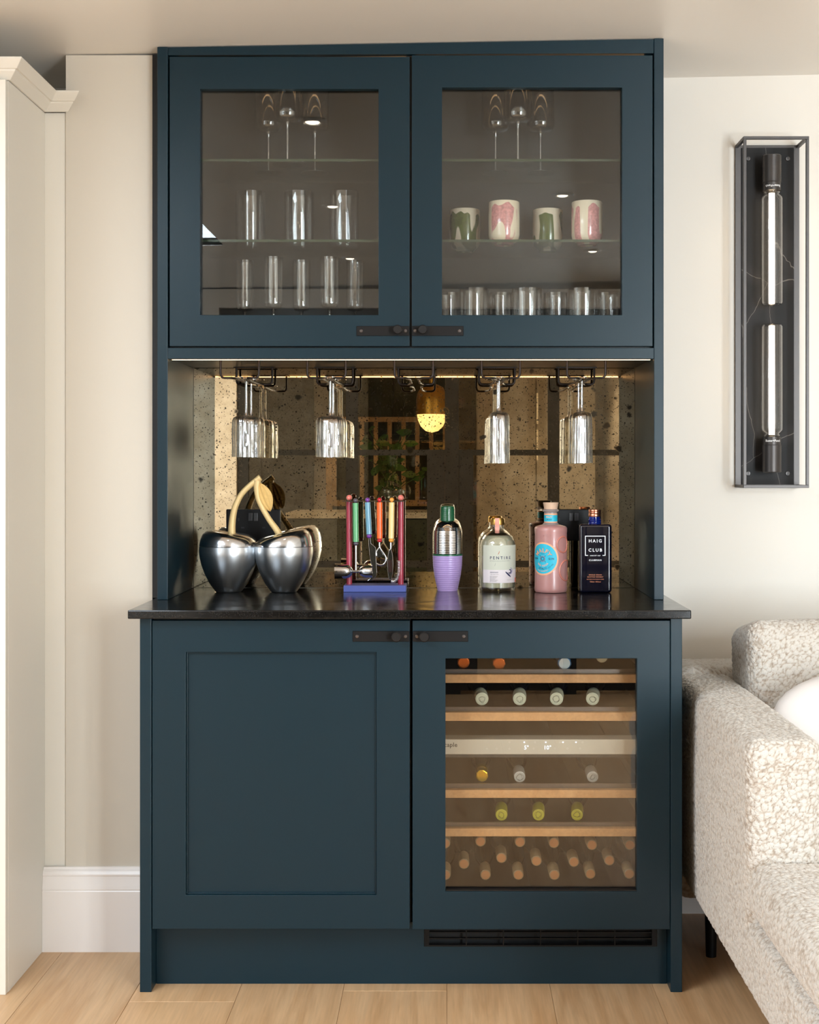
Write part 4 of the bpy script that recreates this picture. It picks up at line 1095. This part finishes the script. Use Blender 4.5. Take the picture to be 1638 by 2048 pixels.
for s, sz_, y, sp, bo, m_ in (('HAIG', .0115, 1083.6, 1.42, .02, 'print_white'), ('CLUB', .0115, 1102, 1.42, .02, 'print_white'), ('HAIG EST 1627', .0036, 1112.8, 1.15, .03, 'print_white'), ('CLUBMAN', .0062, 1122, 1.22, .02, 'print_white'),
                        ('SINGLE GRAIN', .0046, 1151.4, 1.15, .02, 'print_copper'), ('SCOTCH WHISKY', .0046, 1155.6, 1.15, .02, 'print_copper'), ('MATURED IN BOURBON CASKS', .003, 1160.2, 1.05, .02, 'print_copper'), ('700ml  40%vol', .0048, 1165.2, 1.0, .01, 'print_copper')):
    text(s, sz_, ff(1190.5, y), 'bottle_print', M[m_], t, sp, bo)
lw = .7
mb = MB()
for a0, a1, b0, b1 in ((1170,1211,1073,1074.6), (1170,1171.6,1074.6,1113), (1209.4,1211,1074.6,1113), (1171.6,1176,1111.6,1113), (1205,1209.4,1111.6,1113)):
    mb.add([(P(a0,0,DQ).x,yf,hz(b1)), (P(a1,0,DQ).x,yf,hz(b1)), (P(a1,0,DQ).x,yf,hz(b0)), (P(a0,0,DQ).x,yf,hz(b0))], [(0,1,2,3)])
mb.build('border_print', M['print_white'], t)

# ---- sockets on the mirror
def socket(px, lab):
    c = P(px, 1019, DM).x; zt = P(px, 1018.5, DM-.006).z; zb_ = zt-.086
    t = thing('power_socket', lab, 'socket', (c, DM, zb_), 'sockets on the mirror')
    MB().rbox(c-.0735, c+.0735, DM-.0065, DM-.0003, zb_, zt, .003, nc=3, ni=3).build('plate', M['blackplastic'], t, smooth=50)
    for s in (-1, 1):
        r = B(c+s*.0072-.0058, c+s*.0072+.0058, DM-.0098, DM-.0063, zt-.032, zt-.01).build('rocker_switch', mat('grey_rocker', (58,58,60), .3), t, bevel=.0012)
        for dx, dz, w, h in ((0,-.028,.0022,.0042), (-.0115,-.05,.0042,.0021), (.0115,-.05,.0042,.0021)):
            xx = c+s*.04+dx+s*.0; B(xx-w, xx+w, DM-.0068, DM-.0064, zt+dz-h, zt+dz+h).build('pin_hole', M['tealdark'], t)
socket(507, 'black double power socket on the mirror behind the cherry bucket')
socket(1147.5, 'black double power socket on the mirror behind the pink bottle')

# ================================================================== WINE BOTTLES IN THE COOLER
M['winedark'] = mat('dark_green_wine_glass', (14,20,14), .08, Coat_Weight=.3)
M['wineblue'] = mat('midnight_wine_glass', (12,16,34), .08, Coat_Weight=.3)
def wine(px, y, d, capr, cap_m, disc_m, body_m, lab, group, tilt=4, yaw=0, br=.0245, foil=.055, crinkle=0):
    c = P(px, y, d)
    t = thing('wine_bottle', lab, 'bottle', (0,0,0), group)
    R_ = capr
    bp = [(R_*.9,foil*.9),(R_*.92,.075),(R_*1.05,.085),(br*.8,.115),(br,.14),(br,.295),(br*.9,.3),(0,.3)]
    MB().lathe(bp, (0,0,0), 28, axis='y').build('bottle_glass', body_m, t, smooth=50)
    rb = (lambda a, z: 1+crinkle*math.sin(9*a+z*300)) if crinkle else None
    cp = [(0,.0),(R_*.86,.0),(R_*.98,.0012),(R_,.004),(R_,.03),(R_*1.04,.031),(R_*1.0,foil)]
    MB().lathe(cp, (0,0,0), 32, axis='y', rib=rb).build('capsule', cap_m, t, smooth=40)
    if disc_m is not None:
        MB().lathe([(0,-.0006),(R_*.8,-.0006),(R_*.82,.0)], (0,0,0), 28, axis='y').build('cap_disc', disc_m, t, smooth=30)
    t.location = c; t.rotation_euler = (math.radians(tilt), 0, math.radians(yaw))
    return t, c
def fo(n, c, r=.35, metal=.7): return mat(n, c, r, metal)
orange = noise_bump(fo('orange_foil', (206,104,40)), 200, .4); bluef = noise_bump(fo('blue_foil', (70,110,150)), 200, .4); whitef = mat('white_cap_disc', (222,226,226), .4); tan = mat('tan_capsule', (176,156,120), .5)
cream = mat('pale_green_capsule', (206,208,186), .45); goldf = noise_bump(fo('gold_foil', (226,180,40), .25), 260, .5); greyf = mat('silver_grey_capsule', (186,184,178), .4, .2); limec = mat('olive_yellow_capsule', (190,180,50), .45)
kraft = mat('kraft_neck_band', (158,132,98), .6); corkd = noise_bump(mat('reddish_cork', (206,138,86), .6), 400, .15)
G = 'wine bottles on the cooler shelves'
wine(927,1325,3.385,.0148, orange, orange, M['winedark'], 'wine bottle with plain orange foil cap on the top cooler shelf', G, crinkle=.02)
wine(998,1327,3.385,.015, orange, orange, M['winedark'], 'wine bottle with crinkled copper orange foil on the top cooler shelf', G, crinkle=.05)
wine(1129,1327,3.385,.0165, bluef, whitef, M['wineblue'], 'wine bottle with blue foil and white disc on the top cooler shelf', G, crinkle=.04)
wine(1204,1314,3.385,.0142, tan, tan, M['winedark'], 'wine bottle with tan capsule on the top cooler shelf', G)
def scrib(t, seed):
    rnd = random.Random(seed); pts = [Vector((.0095*math.cos(a)*rnd.uniform(.4,1.1), -.0009, .009*math.sin(a)*rnd.uniform(.4,1.1))) for a in [i*1.1+seed for i in range(14)]]
    MB().tube(smoothpath(pts, 5), .00028, 5).build('line_emblem', M['dark_print'], t) if t.location.length == 0 else None
def wine_emblem(*a, **k):
    t, c = wine(*a, **k); loc = t.location.copy(); t.location = (0,0,0); scrib(t, a[0]*.01); t.location = loc
for px, yw in ((964,3), (1039,-3), (1113,-6), (1185,-8)):
    wine_emblem(px,1398,3.385,.0158, cream, cream, M['wineblue'], 'wine bottle with pale green capsule on the second cooler shelf', 'pale capped bottles on the second cooler shelf', yaw=yw)
wine(964,1552,3.385,.0145, goldf, goldf, M['winedark'], 'wine bottle with crinkled gold foil cap below the control strip', G, crinkle=.03)
for px, l2 in ((1039.5, 'beside the gold capped bottle'), (1185.5, 'alone at the end of the shelf')):
    wine_emblem(px,1554,3.385,.0138, greyf, greyf, M['wineblue'], 'wine bottle with silver grey cap '+l2, G)
for px, yw in ((1003,-2), (1077,-4), (1154,-6)):
    wine_emblem(px,1630,3.385,.0142, limec, limec, M['winedark'], 'wine bottle with olive yellow capsule on the lowest beech shelf', 'olive capped bottles on the lowest shelf', yaw=yw, foil=.06)
for row, (ys_, xs_) in enumerate((((1687,1683,1684,1686,1690), (890,961,1040,1108,1184,1260)), ((1728,1716,1722,1724,1721), (928,1003,1073,1148,1219)), ((1750,1750,1750,1750,1748), (891,971,1037,1109,1181,1259)))):
    for k, px in enumerate(xs_):
        wine(px, ys_[min(k, 4)], 3.385+.012*(row == 1), .0127, kraft, corkd, M['winedark'], 'wine bottle with cork coloured cap lying in the %s row of the bottom stack' % ('upper', 'middle', 'lower')[row], 'corked bottles in the bottom of the cooler', tilt=(2, 3, 3)[row], br=.0235, yaw=random.uniform(-.3,.3), foil=.06)

# ================================================================== THE KITCHEN BEHIND THE CAMERA (seen in the mirror)
S(MB().box(XL, -1.29, YS-.1, YS, 0, 2.225).box(1.35, WIN_X0, YS-.1, YS, 0, 2.225).box(WIN_X1, XR, YS-.1, YS, 0, 2.225).box(WIN_X0, WIN_X1, YS-.1, YS, 0, WIN_Z0).box(WIN_X0, WIN_X1, YS-.1, YS, WIN_Z1, 2.225).box(-1.29, 1.35, YS-.1, YS, 2.12, 2.225).build('wall_screen', M['wall']))
t = thing('glazed_screen', 'black steel framed glazed partition between sitting room and kitchen', 'partition', (0, YS, 0))
posts = [(-1.285,-1.22), (-.62,-.545), (-.01,.075), (.625,.695), (1.28,1.345)]
for a, b_ in posts: B(a, b_, YS-.07, YS-.03, 0, 2.115).build('post', M['crit'], t)
rows = [(.02,.06), (.6,.64), (1.29,1.325), (2.08,2.115)]
for i in range(4):
    a, b_ = posts[i][1], posts[i+1][0]
    for z0, z1 in rows: B(a, b_, YS-.065, YS-.035, z0, z1).build('rail', M['crit'], t)
    for (q, z0), (z1, q2) in zip(rows, rows[1:]):
        B(a, b_, YS-.052, YS-.047, z0, z1).build('pane', M['pane'], t)
for a, b_ in ((-.12,-.0105), (.0755,.165)): B(a, b_, YS-.066, YS-.034, .06, 1.29).build('lock_panel', M['crit'], t)
# kitchen run on the far wall
t = thing('kitchen_island', 'olive green kitchen island with pale stone top beyond the glazed screen', 'kitchen island', (-.6, -2.6, 0))
B(-1.1, .0, -3.0, -2.3, 0, .86).build('body', M['green'], t)
for i in range(3): B(-1.09+.365*i, -1.09+.365*i+.355, -2.299, -2.28, .1, .85).build('door', M['green'], t, bevel=.003)
B(-1.13, .03, -3.03, -2.26, .8605, .9).build('worktop', M['stone_white'], t)
t = thing('wall_units', 'dark olive tall kitchen units along the far kitchen wall', 'kitchen units', (-.8, -4.4, 0))
B(-1.0, .1, YK+.005, -4.3, 0, 2.1).build('body', M['green'], t)
for i in range(2): B(-.99+.545*i, -.99+.545*i+.535, -4.299, -4.28, 1.5, 2.09).build('door', M['green'], t, bevel=.003)
t = thing('stair_balustrade', 'oak stair balustrade with slim square spindles in the kitchen', 'balustrade', (-.4, -4.1, .95))
B(-1.0, .05, -4.12, -4.07, 1.6, 1.64).build('handrail', M['oak_light'], t); B(-1.0, .05, -4.12, -4.07, .9, .95).build('bottom_rail', M['oak_light'], t)
for i in range(9): B(-.95+.115*i, -.915+.115*i, -4.11, -4.08, .95, 1.6).build('spindle', M['oak_light'], t)
for x in (-1.0, .03): B(x, x+.05, -4.13, -4.06, 0, 1.64).build('newel_post', M['oak_light'], t)
px, py, pz = -.105, -2.5, 1.6
t = thing('pendant_lamp', 'brass dome pendant with glowing globe hanging over the island', 'pendant', (px, py, pz-.14))
MB().lathe([(.112,0),(.113,.1),(.105,.15),(.08,.195),(.04,.215),(.02,.22),(.02,.25),(0,.25)], (px,py,pz), 40).build('brass_shade', M['brass'], t, smooth=40)
MB().lathe([(.108,.0),(.1,-.04),(.08,-.085),(.045,-.118),(0,-.13)], (px,py,pz-.001), 40).build('globe', M['globe'], t, smooth=60)
MB().cyl((px,py,pz+.25), (px,py,cz(px,py)), .004, n=8).build('cord', M['brass'], t)
vx, vy = -.4, -2.6
t = thing('plant_vase', 'leafy green stems in a round glass vase on the island', 'plant', (vx, vy, .9005))
MB().lathe([(0,.0),(.06,.0),(.1,.05),(.11,.1),(.08,.16),(.045,.19),(.05,.22),(.048,.22),(.043,.19),(.078,.16),(.108,.1),(.098,.05),(.058,.004),(0,.004)], (vx,vy,.9005), 32).build('vase', M['glass'], t, smooth=50)
lf = mat('leaf_green', (62,98,34), .5); rnd = random.Random(3)
for k in range(16):
    an = rnd.uniform(0,2*PI); rr = rnd.uniform(.08,.34); hh = rnd.uniform(.25,.62)
    tip = Vector((vx+rr*math.cos(an), vy+rr*.6*math.sin(an), .9+hh))
    st = smoothpath([(vx,vy,.92), (vx+.3*(tip.x-vx), vy+.3*(tip.y-vy), .9+hh*.65), tip], 6)
    MB().tube(st, .003, 5).build('stem', lf, t)
    for q in range(4):
        p = st[-1-q*3] if q*3 < len(st) else st[-1]; a2 = rnd.uniform(0,2*PI); L = rnd.uniform(.07,.12)
        dx = Vector((math.cos(a2), .6*math.sin(a2), rnd.uniform(-.5,.3))).normalized(); sd_ = dx.cross(Vector((0,.8,.6))).normalized()
        vs = [p, p+dx*L*.3+sd_*L*.28, p+dx*L*.7+sd_*L*.22, p+dx*L, p+dx*L*.7-sd_*L*.22, p+dx*L*.3-sd_*L*.28]
        up = Vector((0,0,.003)); MB().add(vs+[v-up for v in vs], [(0,1,2,3,4,5), (11,10,9,8,7,6)]+[(i,(i+1)%6,6+(i+1)%6,6+i) for i in range(6)]).build('leaf', lf, t)
t = thing('cream_dresser', 'tall cream panelled cupboard on the far side of the kitchen', 'cupboard', (.75, -4.4, 0))
B(.25, 1.25, YK+.005, -4.2, 0, 2.1).build('body', M['cream'], t)
for i in range(2):
    d = B(.255+.5*i, .745+.5*i, -4.199, -4.18, .1, 2.09).build('door', M['cream'], t, bevel=.004)
    for z0, z1 in ((.25,.95), (1.1,1.95)): door_frame(.32+.5*i, .68+.5*i, z0, z1, .345+.5*i, .655+.5*i, z0+.025, z1-.025, -4.188, -4.179).build('panel_bead', M['cream'], d)
t = thing('hall_door', 'dark grey panelled door in the far kitchen wall', 'door', (-1.55, YK, 0))
B(-2.0, -1.15, YK+.005, YK+.045, 0, 2.05).build('leaf', mat('dark_grey_paint', (70,66,60), .45), t, bevel=.003)
for z0, z1 in ((.2,.95), (1.1,1.9)):
    for a in (-1.92, -1.54): B(a, a+.31, YK+.0455, YK+.055, z0, z1).build('panel', mat('dark_grey_panel', (62,58,53), .45), t, bevel=.006)
